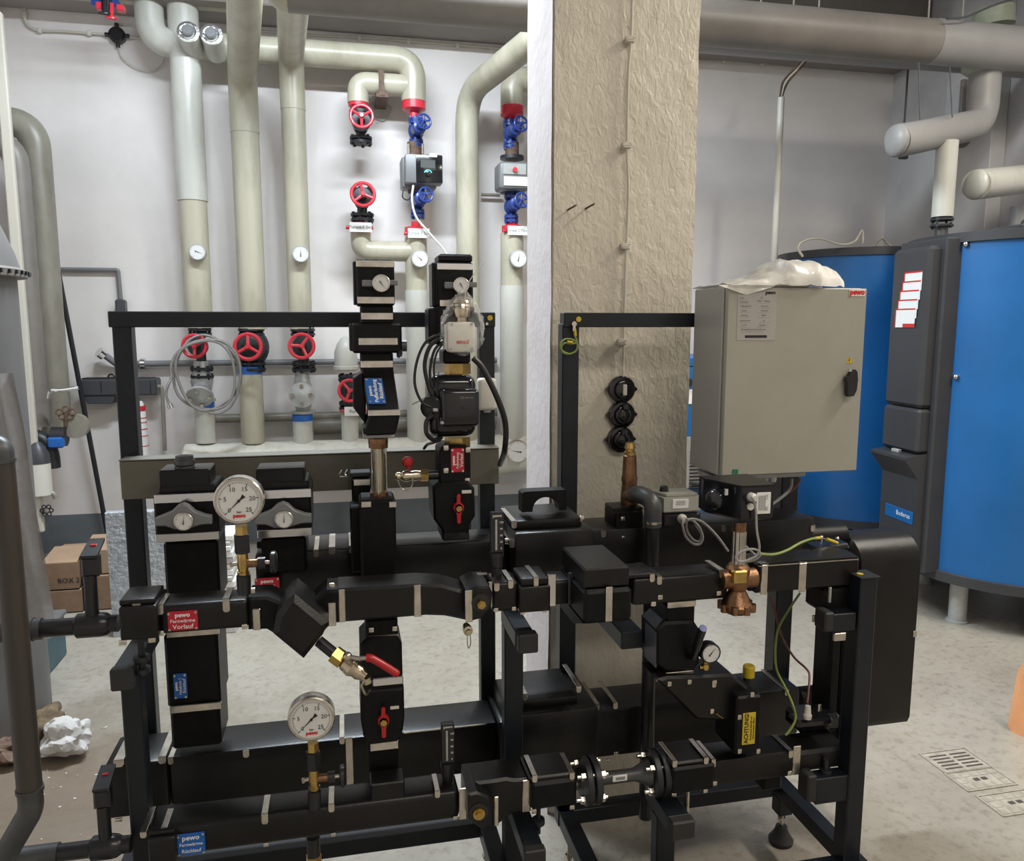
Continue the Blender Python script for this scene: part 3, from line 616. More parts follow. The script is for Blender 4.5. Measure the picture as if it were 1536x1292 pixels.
# steel hose coil
c = PX(311, 565, YP - .3); pts = []
for i in range(67):
    t = -math.pi / 2 + i * .262; rr = .20 + .018 * math.sin(i * .21) + .01 * math.sin(i * .9)
    pts.append(c + Vector((math.cos(t) * rr * .98, -.02 * math.sin(i * .13), math.sin(t) * rr * 1.18)))
pts += [c + Vector((-.235, -.03, -.05)), c + Vector((-.25, -.03, -.11)), c + Vector((-.235, -.03, -.17))]
g = T('coiled_hose', 'coil of braided steel hose hanging on the leftmost red handwheel', 'hose', (c.x, c.y, c.z - .24))
part(M().smooth_tube(pts, .009, 8, 3), 'hose', m_hose, g); part(M().cyl(pts[-1], pts[-1] + Vector((.01, 0, -.03)), .018), 'union_nut', m_chrome, g)
# dark wall unit, pole, small conduit
g = T('wall_mounted_unit', 'dark grey plastic water unit on the wall behind the left frame post', 'wall unit', PX(180, 605, 5.8))
part(M().pb(119, 569, 235, 594, 5.80, .15, .01), 'housing', m_pvcd, g); part(M().pp([(124, 594), (172, 594), (168, 606), (131, 606)], 5.81, .12, .004), 'lower_cover', m_pvcd, g)
part(M().pb(122, 567, 165, 571, 5.83, .1, .004).pb(204, 567, 230, 571, 5.83, .1, .004), 'lid_strips', m_iron, g)
c = PX(167, 566, 5.85); part(M().torus(c, (0, 1, 0), .02, .006, 18, 6), 'lifting_ring', m_iron, g)
for px in (151, 225): part(M().pb(px, 572, px + 1, 590, 5.797, .004, .0), 'slot', m_ink, g)
x_ = PX(209, 640, 5.8).x; z0, z1 = PX(209, 686, 5.8).z, PX(209, 602, 5.8).z
g = T('filter_canister', 'white canister with red stripes below the dark wall unit', 'canister', (x_, 5.8, z0))
part(M().lathe((x_, 5.8, z0), (0, 0, 1), [(0, .052), (.02, .055), (z1 - z0 - .05, .045), (z1 - z0, .03)], 22), 'canister', m_white, g)
for k, hh in ((.83, .035), (.70, .006), (.62, .006), (.5, .006), (.38, .006), (.2, .006)):
    z = z0 + (z1 - z0) * k; rr = .0565 - .011 * k; part(M().cyl((x_, 5.8, z), (x_, 5.8, z + hh), rr, n=22), 'stripe', m_redink, g)
single(M().tube([PX(235, 580, 5.83), PX(243, 580, 5.83), (PX(243, 600, 5.83).x, 5.83, PX(243, 676, 5.83).z)], .013, 10, bend=.03), 'drain_pipe', m_gpipe, 'thin brown drain pipe going down from the dark wall unit', 'pipe')
single(M().cyl(PX(86, 400, 5.75), P(161, 800, Y=5.85), .016, n=10), 'leaning_pole', m_iron, 'thin black pole leaning against the left of the back wall', 'pole')
g = T('small_conduit', 'thin grey conduit turning down to a dark box above the frame corner', 'conduit', PX(180, 464, 5.9))
part(M().tube([PX(86, 404, 5.92), PX(177, 405, 5.92), (PX(180, 430, 5.92).x, 5.92, PX(180, 452, 5.92).z)], .014, 8, bend=.01, seg=2), 'conduit', m_pvc, g)
part(M().pb(172, 449, 187, 470, 5.86, .08, .012), 'box', m_pvcd, g)
# ------------------------------------------------------------------ left edge pipes
def vert(px, py, Y, py0, py1): x = P(px, py, Y=Y).x; return Vector((x, Y, P(px, py0, Y=Y).z)), Vector((x, Y, P(px, py1, Y=Y).z))
a, b = vert(67, 400, 5.62, 185, 650)
single(M().tube([a + Vector((-.32, 0, .0)), a, b], .088, 26, bend=.24, seg=10), 'insulated_pipe', m_gpipe, 'greenish dirty lagged pipe with a bend at the left end of the back wall', 'pipe')
a, b = vert(38, 400, 5.45, 215, 640)
single(M().tube([a + Vector((-.3, 0, .0)), a, b], .07, 24, bend=.14, seg=8), 'insulated_pipe', m_duct, 'taupe lagged pipe left of the greenish bent pipe', 'pipe')
a, b = vert(27, 400, 5.2, 20, 800)
single(M().box(a.x - .028, a.x + .028, 5.18, 5.22, b.z, a.z, .008), 'wall_channel', m_cream, 'pale vertical cable channel at the far left edge', 'channel')
# tap and water fittings
g = T('water_fittings', 'wall tap assembly with old wheel handle and flange at the lower left', 'tap', P(95, 690, Y=5.3))
def F(px, py, Y=5.3): return P(px, py, Y=Y)
part(M().cyl(F(112, 640), F(112, 640) + Vector((0, .06, 0)), .075, n=22), 'flange', m_gpipe, g)
part(M().tube([F(78, 655), F(100, 655)], .06, 18).tube([F(48, 655), F(66, 660), F(76, 680), F(78, 702)], .05, 16, bend=.05), 'elbow', m_iron, g)
part(M().box(F(76, 652).x, F(100, 652).x, 5.22, 5.27, F(88, 670).z, F(88, 654).z, .01), 'blue_tape', m_plblue, g)
m = M(); c = F(99, 620)
for i in range(5):
    t = i * 2 * math.pi / 5 + .3; m.torus(c + Vector((math.cos(t) * .04, 0, math.sin(t) * .025)), (0, -1, .3), .018, .006, 12, 6)
m.cyl(c, F(99, 640), .012); part(m, 'wheel_handle', m_rustir, g)
part(M().tube([F(73, 598), F(75, 585), F(90, 586), F(118, 582)], .012, 8, bend=.04), 'chrome_pipe', m_chrome, g)
a, b = vert(59, 710, 5.2, 665, 742)
g = T('gas_bottle', 'small white bottle with dark shoulder behind the grey film at left', 'bottle', b)
part(M().cyl(b, (b.x, 5.2, F(59, 695, 5.2).z), .065, n=22), 'body', m_offw, g); part(M().lathe((b.x, 5.2, F(59, 695, 5.2).z), (0, 0, 1), [(0, .066), (.05, .064), (.1, .045), (.13, .02)], 22), 'shoulder', m_pvcd, g)
g = T('garden_tap', 'old brass tap with curved spout above the cardboard boxes', 'tap', F(75, 765, 5.2))
part(M().tube([F(55, 740, 5.2), F(74, 738, 5.2), F(82, 742, 5.2), F(84, 748, 5.2)], .016, 10, bend=.03).cyl(F(67, 740, 5.2), F(67, 725, 5.2), .014), 'spout', m_gpipe, g)
part(M().cyl(F(62, 716, 5.2), F(74, 716, 5.2), .006).cyl(F(68, 712, 5.2), F(68, 726, 5.2), .008), 'tee_handle', m_castg, g)
part(M().cyl(F(56, 770, 5.2), F(68, 766, 5.2), .02).cyl(F(57, 738, 5.2), F(58, 775, 5.2), .016), 'supply', m_gpipe, g)
m = M(); c = F(70, 766, 5.17)
for i in range(6): t = i * math.pi / 3; m.torus(c + Vector((math.cos(t) * .026, 0, math.sin(t) * .026)), (0, 1, 0), .011, .004, 10, 5)
part(m, 'flower_wheel', m_iron, g)
# big sheet-metal vessel at the left edge, with film sheets hanging beside it
cx_, cy_ = P(21, 400, Y=3.3).x - .40, 3.3; z_r = P(10, 397, Y=3.1).z
g = T('sheet_metal_vessel', 'large dark grey vessel with a domed cover cut by the left edge', 'vessel', (cx_, cy_, 0))
part(M().lathe((cx_, cy_, z_r), (0, 0, 1), [(0, .40), (.06, .385), (.18, .34), (.3, .26), (.4, .14), (.43, .03)], 48), 'domed_cover', m_hood, g)
part(M().lathe((cx_, cy_, z_r - .035), (0, 0, 1), [(0, .38), (.005, .42), (.03, .425), (.04, .40)], 48), 'rim', m_duct, g)
part(M().cyl((cx_, cy_, .0), (cx_, cy_, z_r - .03), .385, n=48), 'body', m_hood, g)
m = M()
for i in range(60):
    t = i * 2 * math.pi / 60; m.box(cx_ + math.cos(t) * .424 - .006, cx_ + math.cos(t) * .424 + .006, cy_ + math.sin(t) * .424 - .006, cy_ + math.sin(t) * .424 + .006, z_r - .022, z_r - .008)
part(m, 'rim_rivets', m_iron, g, kind='stuff')
def filmf(px0, px1, Y, t, b, amp, label, mm):
    A, B = P(px0, 700, Y=Y), P(px1, 700, Y=Y); zt, zb_ = P((px0 + px1) / 2, t, Y=Y).z, P((px0 + px1) / 2, b, Y=Y).z
    m = M().grid(lambda u, v: Vector((A.x + (B.x - A.x) * (u * (.55 + .45 * (1 - v)) + .0), Y + amp * math.sin(u * 7 + v * 2) + .03 * noise.noise(Vector((u * 3, v * 3, 2))), zt + (zb_ - zt) * (1 - v))), 16, 24)
    # thickness of a folded sheet
    return single(m, 'plastic_film', mm, label, 'plastic film', ang=80)
filmf(-10, 62, 2.7, 560, 960, .02, 'greyish plastic film hanging in folds beside the vessel at left', m_dimfilm)
# boxes on the floor
def carton(x0, x1, y0, y1, z0, z1, label, mm=m_card, open_=True, flap=None):
    g = T('cardboard_box', label, 'box', ((x0 + x1) / 2, (y0 + y1) / 2, z0), 'cardboard boxes by the left wall'); t = .006
    part(M().box(x0, x0 + t, y0, y1, z0, z1).box(x1 - t, x1, y0, y1, z0, z1).box(x0 + t, x1 - t, y0, y0 + t, z0, z1).box(x0 + t, x1 - t, y1 - t, y1, z0, z1).box(x0, x1, y0, y1, z0, z0 + t), 'shell', mm, g)
    dz = .04 if flap is None else flap
    part(M().prism([(x0, y0, z1), (x1, y0, z1), (x1 - .01, y0 + (y1 - y0) * .52, z1 + dz), (x0 + .01, y0 + (y1 - y0) * .52, z1 + dz)], (0, 0, .006)), 'flap', m_cardl, g)
    part(M().prism([(x0, y1, z1), (x1, y1, z1), (x1 - .01, y1 - (y1 - y0) * .45, z1 + .02), (x0 + .01, y1 - (y1 - y0) * .45, z1 + .02)], (0, 0, .006)), 'flap', m_cardl, g)
    return g
Yc1 = P(90, 921, Z=0).y; Yc2 = P(145, 916, Z=0).y
def zc1(py): return P(90, py, Y=Yc1).z
def zc2(py): return P(145, py, Y=Yc2).z
def xc(px, Y): return P(px, 880, Y=Y).x
carton(xc(66, Yc1), xc(121, Yc1), Yc1, Yc1 + .4, .0, zc1(888), 'flat brown cardboard box at the bottom of the left stack', flap=.0)
carton(xc(63, Yc1), xc(118, Yc1), Yc1, Yc1 + .4, zc1(886), zc1(846), 'open brown cardboard box on top of the left stack')
text('BOX 2', .04, (xc(104, Yc1), Yc1 - .002, zc1(872)), m_ink, bpy.data.objects['cardboard_box.001'])
carton(xc(125, Yc2), xc(166, Yc2), Yc2, Yc2 + .35, 0, zc2(866), 'cardboard box at the bottom of the right stack beside the foil board', m_card, flap=.0)
carton(xc(125, Yc2), xc(168, Yc2), Yc2 + .02, Yc2 + .35, zc2(864), zc2(829), 'pale open cardboard box on top of the right stack', m_cardl, flap=.05)
x0_, x1_ = P(30, 1000, Y=3.75).x, P(66, 1000, Y=3.75).x
zk = P(60, 950, Y=3.75).z
g = T('metal_crate', 'dark teal metal crate on the floor behind the rusty pipe', 'crate', ((x0_ + x1_) / 2, 3.9, 0))
part(M().box(x0_, x1_, 3.75, 4.05, 0, zk - .025, .008), 'body', m_teal, g); part(M().box(x0_ - .01, x1_ + .01, 3.74, 4.06, zk - .025, zk, .006), 'lid', m_hood, g)
part(M().box(x1_ - .16, x1_ - .04, 3.744, 3.749, .04, .12), 'paper_label', m_cardl, g)
def crumple(name, label, cat, c, rx, ry, rz, mm, seed, k=2.4):
    bm = bmesh.new(); bmesh.ops.create_icosphere(bm, subdivisions=4, radius=1)
    for v in bm.verts:
        d = v.co.normalized(); cell = noise.cell_vector(d * k + Vector((seed, 0, 0)))
        n = noise.noise(d * 1.6 + Vector((seed, 3, 1))) * .45 + (noise.voronoi(d * 2.3 + Vector((1, seed, 0)))[0][0]) * .38 - .18 + 0 * cell.x
        v.co = Vector((d.x * rx, d.y * ry, d.z * rz)) * (.8 + n)
        v.co.z = max(v.co.z, -rz * .55)
        v.co += Vector(c)
    return single(bm, name, mm, label, cat, ang=22)
c = P(98, 1108, Z=.07); crumple('crumpled_paper', 'crumpled sheet of white paper on the floor left of the pipe frame', 'paper', c, .095, .09, .085, m_paper, 3)
c = P(60, 1092, Z=.05); crumple('rag', 'brown rag heap on the floor beside the crumpled paper', 'rag', c, .10, .11, .09, m_rag, 8)
c = P(8, 1060, Z=.05); crumple('rag', 'dark rag heap on the floor at the left edge', 'rag', c, .10, .18, .09, m_rubber, 12)
c = P(12, 1125, Z=.04); crumple('rag', 'pinkish crumpled cloth on the floor behind the rusty pipe', 'rag', c, .11, .08, .05, m_rustir, 15)
m = M()
for i in range(45):
    px = random.uniform(55, 210); py = random.uniform(1080, 1290); c = P(px, py, Z=0); s = random.uniform(.002, .006)
    m.prism([(c.x + math.cos(t + i) * s, c.y + math.sin(t + i) * s * .7, 0.0) for t in (0, 1.6, 3.1, 4.7)], (0, 0, .003))
tag(part(m, 'rubble', m_offw), 'small white plaster crumbs strewn over the floor at left', 'rubble', kind='stuff')
# foil board and papers behind the left frame post
Yf_ = P(165, 957, Z=0).y; A, B = P(166, 900, Y=Yf_), P(262, 900, Y=Yf_)
m = M(); zt = P(200, 768, Y=Yf_).z; m.prism([(A.x, Yf_, 0), (B.x, Yf_, 0), (B.x, Yf_, zt), (A.x, Yf_, zt)], (0, .05, 0), .002); single(m, 'foil_board', m_panel, 'embossed silver foil board standing behind the left frame post', 'board')
Yp_ = 4.15; g = T('paper_stack', 'tall pile of white leaflets seen between the two black risers', 'papers', (P(331, 885, Y=Yp_).x, Yp_ + .1, 0))
zt = P(331, 810, Y=Yp_).z; zz_ = 0; k_ = 0
while zz_ < zt:
    hh = random.uniform(.022, .038); xx = P(333, 850, Y=Yp_).x + random.uniform(-.012, .012)
    part(M().box(xx - .06, xx + .05, Yp_ + random.uniform(0, .02), Yp_ + .22, zz_, zz_ + hh - .003, .004), 'leaflet', m_white if k_ % 3 else m_paper, g); zz_ += hh; k_ += 1
# ================================================================== OVERHEAD DUCTS
g = T('overhead_duct', 'big taupe lagged duct crossing above the column under the ceiling', 'duct', (1.5, 4.15, 3.1))
za = (P(1060, 0, Y=4.15).z + P(1060, 66, Y=4.15).z) / 2
xs_ = P(1400, 60, Y=4.15).x
part(M().tube([(P(432, 10, Y=4.15).x, 4.15, za), (xs_, 4.15, za)], .118, 36), 'lagging', m_duct, g)
part(M().ball((P(432, 10, Y=4.15).x, 4.15, za), .1175, (1, 1, 1), 28), 'bend_lagging', m_pipe, g)
part(M().tube([(xs_ - .02, 4.15, za), (XR - .05, 4.15, za)], .1205, 36), 'lagging', m_duct2, g, label='greyer right section')
zb = P(1140, 84, Y=4.45).z + .10
single(M().tube([(P(900, 80, Y=4.45).x, 4.45, zb), (XR - .05, 4.45, zb)], .105, 36), 'overhead_duct', m_duct2, 'smooth grey duct running just behind and below the taupe duct', 'duct')
for px in (1141, 1190, 1228, 1393, 1444):
    a = P(px, 20, Y=4.15); single(M().cyl((a.x, 4.15, za + .1), (a.x, 4.15, ZC), .005, n=6), 'hanger_rod', m_gpipe, 'thin hanger rod above the big duct, ' + {1141: 'leftmost, next to the column', 1190: 'second from the column', 1228: 'third from the column', 1393: 'fourth from the column', 1444: 'rightmost of five'}[px], 'rod', 'hanger rods of the big duct')
single(M().smooth_tube([P(1420, 28, Y=4.0), P(1450, 25, Y=4.0), P(1490, 8, Y=4.0), P(1530, -4, Y=4.0)], .006, 6), 'ceiling_cable', m_pvcd, 'dark cable swinging above the right end of the duct', 'cable')
single(M().cyl(P(1490, 14, Y=4.5), P(1490, 40, Y=4.5), .12, n=28), 'pipe_bend_lagging', m_green, 'green grey wrapped stub above the duct at the right', 'lagging')
# z-shaped lagged pipe above the front tank
g = T('insulated_pipe', 'thick grey z-shaped lagged pipe above the front blue tank', 'pipe', P(1420, 335, Y=4.0))
Yz = 4.0
pz = [P(1478, 110, Y=Yz + .25), P(1478, 180, Y=Yz + .25)]
q0 = Vector((pz[0].x, Yz + .25, pz[0].z)); q1 = Vector((pz[0].x, Yz + .25, P(1478, 186, Y=Yz + .25).z)); q2 = P(1366, 208, Y=Yz)
part(M().tube([q0 + Vector((0, 0, .0)), q1, q2, q2 + Vector((-.10, -.02, -.02))], .088, 28, bend=.13, seg=8), 'lagging', m_duct2, g)
part(M().ball(q2 + Vector((-.10, -.02, -.02)), .088, (.5, 1, 1), 24), 'end_cap', m_duct2, g)
a, b = vert(1418, 260, Yz + .05, 212, 326); part(M().tube([a, b], .058, 24), 'down_leg_lagging', m_pipe2, g)
part(M().lathe(q0 + Vector((0, 0, .0)), (0, 0, 1), [(0, .10), (.02, .13), (.08, .13), (.1, .09)], 24), 'green_wrapping', m_green, g)
for zz in (0, .035): m = M().cyl((b.x, b.y, b.z - .02 - zz), (b.x, b.y, b.z - .008 - zz), .062, n=20); [m.hexn((b.x + math.cos(t) * .052, b.y + math.sin(t) * .052, b.z - .03 - zz), (b.x + math.cos(t) * .052, b.y + math.sin(t) * .052, b.z - zz), .008) for t in (.4, 1.97, 3.54, 5.1)]; part(m, 'flange', m_iron, g)
part(M().cyl((b.x, b.y, b.z - .15), (b.x, b.y, b.z - .05), .035), 'neck', m_gsteel, g)
a_, b_ = P(1500, 206, Y=4.9), P(1600, 206, Y=4.9)
single(M().tube([(P(1420, 206, Y=5.0).x, 5.0, P(1480, 204, Y=5.0).z), (XR - .02, 5.0, P(1480, 204, Y=5.0).z)], .09, 24), 'insulated_pipe', m_duct, 'taupe horizontal pipe in the background behind the z-shaped pipe', 'pipe')
g = T('insulated_pipe', 'short pale lagged pipe with a rounded end near the right edge', 'pipe', P(1480, 300, Y=4.2))
c0 = P(1464, 277, Y=4.0); part(M().tube([c0, P(1600, 262, Y=4.35)], .085, 26).ball(c0, .085, (.45, 1, 1), 24), 'lagging', m_pipe2, g)
single(M().tube([(P(1530, 330, Y=4.4).x, 4.4, P(1530, 310, Y=4.4).z), (P(1530, 330, Y=4.4).x, 4.4, P(1530, 360, Y=4.4).z)], .06, 20), 'insulated_pipe', m_duct2, 'grey lagged stub at the right edge above the tank', 'pipe')
for px, top, bot in ((1387, 95, 190), (1434, 98, 176)):
    a = P(px, top, Y=4.0); b = P(px, bot, Y=4.0); single(M().cyl((a.x, 4.05, a.z + .02), (a.x, 4.0, b.z), .004, n=6), 'hanger_rod', m_iron, {1387: 'threaded rod holding the z-shaped pipe, left one', 1434: 'threaded rod holding the z-shaped pipe, right one'}[px], 'rod', 'rods holding the z-shaped pipe')
single(M().box(P(1353, 230, Y=4.5).x - .004, P(1353, 230, Y=4.5).x + .004, 4.49, 4.5, P(1353, 230, Y=4.5).z, zb).box(P(1348, 230, Y=4.5).x, P(1359, 230, Y=4.5).x, 4.47, 4.51, P(1350, 239, Y=4.5).z, P(1350, 225, Y=4.5).z, .006), 'pull_switch', m_pvcd, 'small dark pull switch hanging by the corner at the right', 'switch')
single(M().box(XR - .16, XR - .12, 5.0, 5.03, P(1365, 170, Y=5).z, P(1365, 112, Y=5).z, .006), 'wall_strip', m_duct, 'narrow brown strip on the pilaster left of the threaded rods', 'strip')
# white conduit with wires
a, b = vert(1167, 260, 5.1, 146, 400)
g = T('white_conduit', 'white vertical conduit pipe rising behind the control cabinet', 'conduit', (b.x, 5.1, 0))
part(M().tube([a, (b.x, 5.1, 0)], .022, 14), 'tube', m_offw, g)
for i, (dx, mm) in enumerate(((0, m_rustir), (4, m_offw), (8, m_rustir))):
    part(M().smooth_tube([a + Vector((-.01 + i * .008, 0, -.05)), a + Vector((-.008 + i * .009, 0, .02)), P(1175 + dx, 122, Y=5.1), P(1192 + dx, 103, Y=5.1), P(1204 + dx * 1.2, 86, Y=5.0), P(1215 + dx, 60, Y=4.9)], .007, 6), 'wire', mm, g)
# ================================================================== BLUE TANKS
def tank(cx, cy, R_, zb, zt, label, seed):
    g = T('storage_tank', label, 'tank', (cx, cy, 0), 'blue storage tanks')
    def f(u, v):
        t = u * 2 * math.pi; z = zb + .05 + (zt - zb - .09) * v
        d = .005 * noise.noise(Vector((math.cos(t) * 2, math.sin(t) * 2, z * 1.6 + seed)))
        rr = R_ + d
        return Vector((cx + math.cos(t) * rr, cy + math.sin(t) * rr, z))
    part(M().grid(f, 96, 24), 'jacket', m_tank, g, ang=60)
    part(M().lathe((cx, cy, zb), (0, 0, 1), [(0, R_ - .02), (.004, R_ + .012), (.055, R_ + .012), (.06, R_ - .002)], 80), 'base_ring', m_tankd, g)
    part(M().lathe((cx, cy, zt - .05), (0, 0, 1), [(0, R_ - .002), (.002, R_ + .014), (.05, R_ + .014), (.055, R_ - .02)], 80), 'lid', m_tankd, g)
    for t in (200, 245, 290, 20, 110):
        x, y = cx + math.cos(R(t)) * (R_ - .12), cy + math.sin(R(t)) * (R_ - .12)
        part(M().lathe((x, y, 0), (0, 0, 1), [(0, .055), (.01, .055), (.012, .045), (zb + .01, .045)], 18), 'leg', m_castg, g)
    return g
Ft = tank(3.68, 3.66, .60, .235, 2.06, 'front blue storage tank with red and white stickers on its dark cover strip', 1)
Bt = tank(3.62, 5.02, .56, .235, 2.09, 'rear blue storage tank half hidden behind the front one', 5)
# dark service strip on the front tank, turned towards the camera
th = R(176); n_ = Vector((math.cos(th), math.sin(th), 0)); t_ = Vector((-n_.y, n_.x, 0)); cF = Vector((3.68, 3.66, 0))
def SF(s, d, z): return cF + n_ * d + t_ * s + Vector((0, 0, z))   # s along the strip, d outwards
def slab(m, s0, s1, d0, d1, z0, z1, bev=0):
    bb = M().box(s0, s1, d0, d1, z0, z1, bev)
    for v in bb.bm.verts: v.co = SF(v.co.x, v.co.y, v.co.z)
    me = bpy.data.meshes.new('t'); bb.bm.to_mesh(me); bb.bm.free(); m.bm.from_mesh(me); bpy.data.meshes.remove(me); return m
part(slab(M(), -.19, .19, .50, .655, .27, 2.04, .01), 'back_strip', m_tankd, Ft)
part(slab(M(), -.155, .155, .62, .72, 1.16, 2.0, .02), 'upper_cover', m_tankd, Ft)
part(slab(M(), -.155, .155, .62, .72, .92, 1.155, .015), 'middle_cover', m_tankd, Ft)
m = M(); prof = [(.62, .30), (.70, .30), (.70, .78), (.78, .885), (.78, .90), (.62, .925)]
part(m.prism([SF(-.16, d, z) for d, z in prof], t_ * .32, .006), 'lower_cover', m_tankd, Ft)
part(slab(M(), -.03, .03, .715, .74, .905, .925, .004), 'display_window', m_castg, Ft)
fm = Matrix.Identity(3); fm.col[0] = t_; fm.col[1] = Vector((0, 0, 1)); fm.col[2] = n_; face_s = fm.to_4x4()
part(slab(M(), -.1, .14, .70, .7045, .53, .60, .002), 'blue_badge', m_tank, Ft); text('Buderus', .036, SF(.06, .7055, .57), m_white, Ft, face=face_s)
for i in range(5):
    dx = (.03, .02, .005, -.005, -.02)[i]; zt = 1.875 - i * .048
    sk = part(slab(M(), -.07 + dx, .09 + dx * .6, .7205 + i * .0012, .7215 + i * .0012, zt - .10, zt, 0), 'safety_sticker', m_white, Ft)
    part(slab(M(), -.07 + dx, .09 + dx * .6, .7213 + i * .0012, .7219 + i * .0012, zt - .008, zt, 0), 'sticker_edge', m_redink, sk)
    part(slab(M(), -.07 + dx, -.062 + dx, .7213 + i * .0012, .7219 + i * .0012, zt - .10, zt, 0), 'sticker_edge', m_redink, sk)
    if i == 4: part(slab(M(), -.0 + dx, .09 + dx * .6, .7213 + i * .0012, .7219 + i * .0012, zt - .10, zt - .08, 0), 'sticker_edge', m_redink, sk)
for z in (2.0, 1.33): q = SF(.215, .57, z); part(M().ball(q, .014), 'cover_screw', m_steel, Ft)
part(M().box(3.25, 3.75, 3.3, 3.5, 2.062, 2.085, .008).cyl((3.3, 3.35, 2.09), (3.7, 3.35, 2.09), .02), 'lid_hinge', m_tankd, Ft)
# loose wires over the rear tank
single(M().smooth_tube([P(*q, Y=4.6) for q in ((1204, 385), (1197, 372), (1205, 362), (1228, 358), (1262, 367), (1282, 362), (1293, 346), (1294, 365)) ], .008, 6), 'loose_wire', m_cream, 'pale loose wire looping over the rear tank lid', 'wire')
single(M().smooth_tube([P(*q, Y=4.7) for q in ((1308, 372), (1322, 358), (1330, 364), (1342, 376))], .007, 6), 'loose_wire', m_cream, 'short pale wire on the rear tank lid near the front tank', 'wire')
# blue boiler behind the cabinet
Yb = 4.3; xa, xb_ = P(1029, 600, Y=Yb).x, P(1100, 600, Y=Yb).x
g = T('heating_boiler', 'blue and grey boiler partly seen between column and control cabinet', 'boiler', ((xa + xb_) / 2, Yb + .3, 0))
zt, zm, z3, z4 = P(1035, 537, Y=Yb).z, P(1035, 551, Y=Yb).z, P(1035, 655, Y=Yb).z, P(1035, 733, Y=Yb).z
part(M().box(xa, xb_, Yb, Yb + .6, zm + .003, zt, .006), 'top_cover', m_tank, g); part(M().box(xa, xb_, Yb, Yb + .6, z3, zm, .004), 'blue_front', m_tank, g)
c = P(1032, 574, Y=Yb); part(M().cyl((c.x, Yb - .012, c.z), (c.x, Yb, c.z), .026, n=20), 'dial', m_ink, g)
part(M().box(xa + .0, xa + .07, Yb - .003, Yb, P(1035, 606, Y=Yb).z, P(1035, 584, Y=Yb).z), 'paper_strip', m_white, g)
part(M().box(xa - .02, xb_, Yb, Yb + .55, z4, z3, .004), 'grey_front', m_duct2, g)
for i in range(15):
    z = z3 - .10 - i * .021; part(M().box(xa + .035, xa + .12, Yb - .006, Yb, z, z + .009, .001), 'louvre', m_ink, g)
part(M().box(xa - .02, xb_ + .15, Yb + .02, Yb + .6, .10, z4 - .004, .004), 'lower_jacket', m_tank, g); part(M().box(xa, xb_ + .12, Yb + .05, Yb + .55, 0, .1), 'plinth', m_tankd, g)
single(M().smooth_tube([P(*q, Y=4.29) for q in ((1035, 725), (1050, 726), (1064, 716), (1072, 700))], .01, 6), 'boiler_cable', m_bcable, 'black cable hanging in front of the blue boiler jacket', 'cable')
# floor: drain covers, orange board
def floorpt(px, py): return P(px, py, Z=0)
def drain(label, c, slots):
    a, b_, d = [P(*q, Z=0) for q in c]; x0, x1 = a.x, b_.x; y1 = a.y; y0 = d.y
    g = T('drain_cover', label, 'drain cover', ((x0 + x1) / 2, (y0 + y1) / 2, 0), 'drain covers in the floor')
    part(M().box(x0, x1, y0, y1, .0, .003, .001), 'plate', m_grate, g)
    part(M().box(x0 - .007, x0 - .002, y0 - .007, y1 + .007, 0, .004).box(x1 + .002, x1 + .007, y0 - .007, y1 + .007, 0, .004).box(x0 - .002, x1 + .002, y0 - .007, y0 - .002, 0, .004).box(x0 - .002, x1 + .002, y1 + .002, y1 + .007, 0, .004), 'frame', m_grate, g)
    if slots:
        for cxx in (.27, .73):
            for i in range(5):
                yy = y1 - .02 - i * (y1 - y0 - .02) / 5; xc_ = x0 + (x1 - x0) * cxx; hw = (x1 - x0) * .19
                part(M().box(xc_ - hw, xc_ + hw, yy - .008, yy + .001, .003, .0036, .0005), 'slot', m_gateIn, g)
    else:
        for dx in (-.016, .016): part(M().box((x0 + x1) / 2 + dx - .011, (x0 + x1) / 2 + dx + .011, (y0 + y1) / 2 - .008, (y0 + y1) / 2 + .008, .003, .0036), 'grip_hole', m_gateIn, g)
        m = M()
        for i in range(5):
            for j in range(3):
                if (i, j) in ((1, 1), (2, 1), (3, 1)): continue
                a_, b2 = x0 + (x1 - x0) * (i + .1) / 5, y0 + (y1 - y0) * (j + .1) / 3; m.box(a_, a_ + (x1 - x0) * .16, b2, b2 + (y1 - y0) * .26, .003, .0042)
        part(m, 'raised_pattern', m_grate, g, kind='stuff')
drain('slotted drain cover in the floor nearest the black frame', ((1382, 1133), (1450, 1127), (1418, 1160)), True)
drain('closed drain cover next to the slotted one', ((1420, 1163), (1493, 1157), (1452, 1187)), False)
drain('closed drain cover cut by the right edge of the picture', ((1468, 1197), (1545, 1189), (1495, 1226)), False)
a, b = P(1517, 1098, Z=0), P(1545, 1112, Z=0)
m = M().prism([P(1517, 1098, Z=.0), P(1560, 1118, Z=.0), P(1575, 960, Y=b.y), P(1533, 1014, Y=a.y)], (.03, .05, 0))
single(m, 'orange_board', m_orange, 'orange board standing on the floor at the right edge', 'board')
# ================================================================== THE PIPE STATION
def px_x(px, py, Y): return P(px, py, Y=Y).x
def px_z(px, py, Y): return P(px, py, Y=Y).z
def post(g, l, r, py, Y, z0, z1, w=None, name='post'):
    x0, x1 = px_x(l, py, Y), px_x(r, py, Y); w = w or (x1 - x0)
    return part(M().box(x0, x1, Y, Y + w, z0, z1, .003), name, m_frame, g)
def foot(g, x, y, zt):
    f = part(M().lathe((x, y, 0), (0, 0, 1), [(0, .036), (.012, .038), (.03, .026), (.045, .019), (.055, .017)], 24), 'levelling_foot', m_rubber, g)
    part(M().cyl((x, y, .05), (x, y, zt), .006).hexn((x, y, .078), (x, y, .086), .012), 'threaded_rod', m_steel, f)
ZT = 1.632; Yr = 2.15; ZB0, ZB1 = .155, .20
g = T('station_frame', 'black steel tube frame of the left pipe unit with a wide top bar', 'frame', (0, 2.1, 0), 'black tube frames of the pipe station')
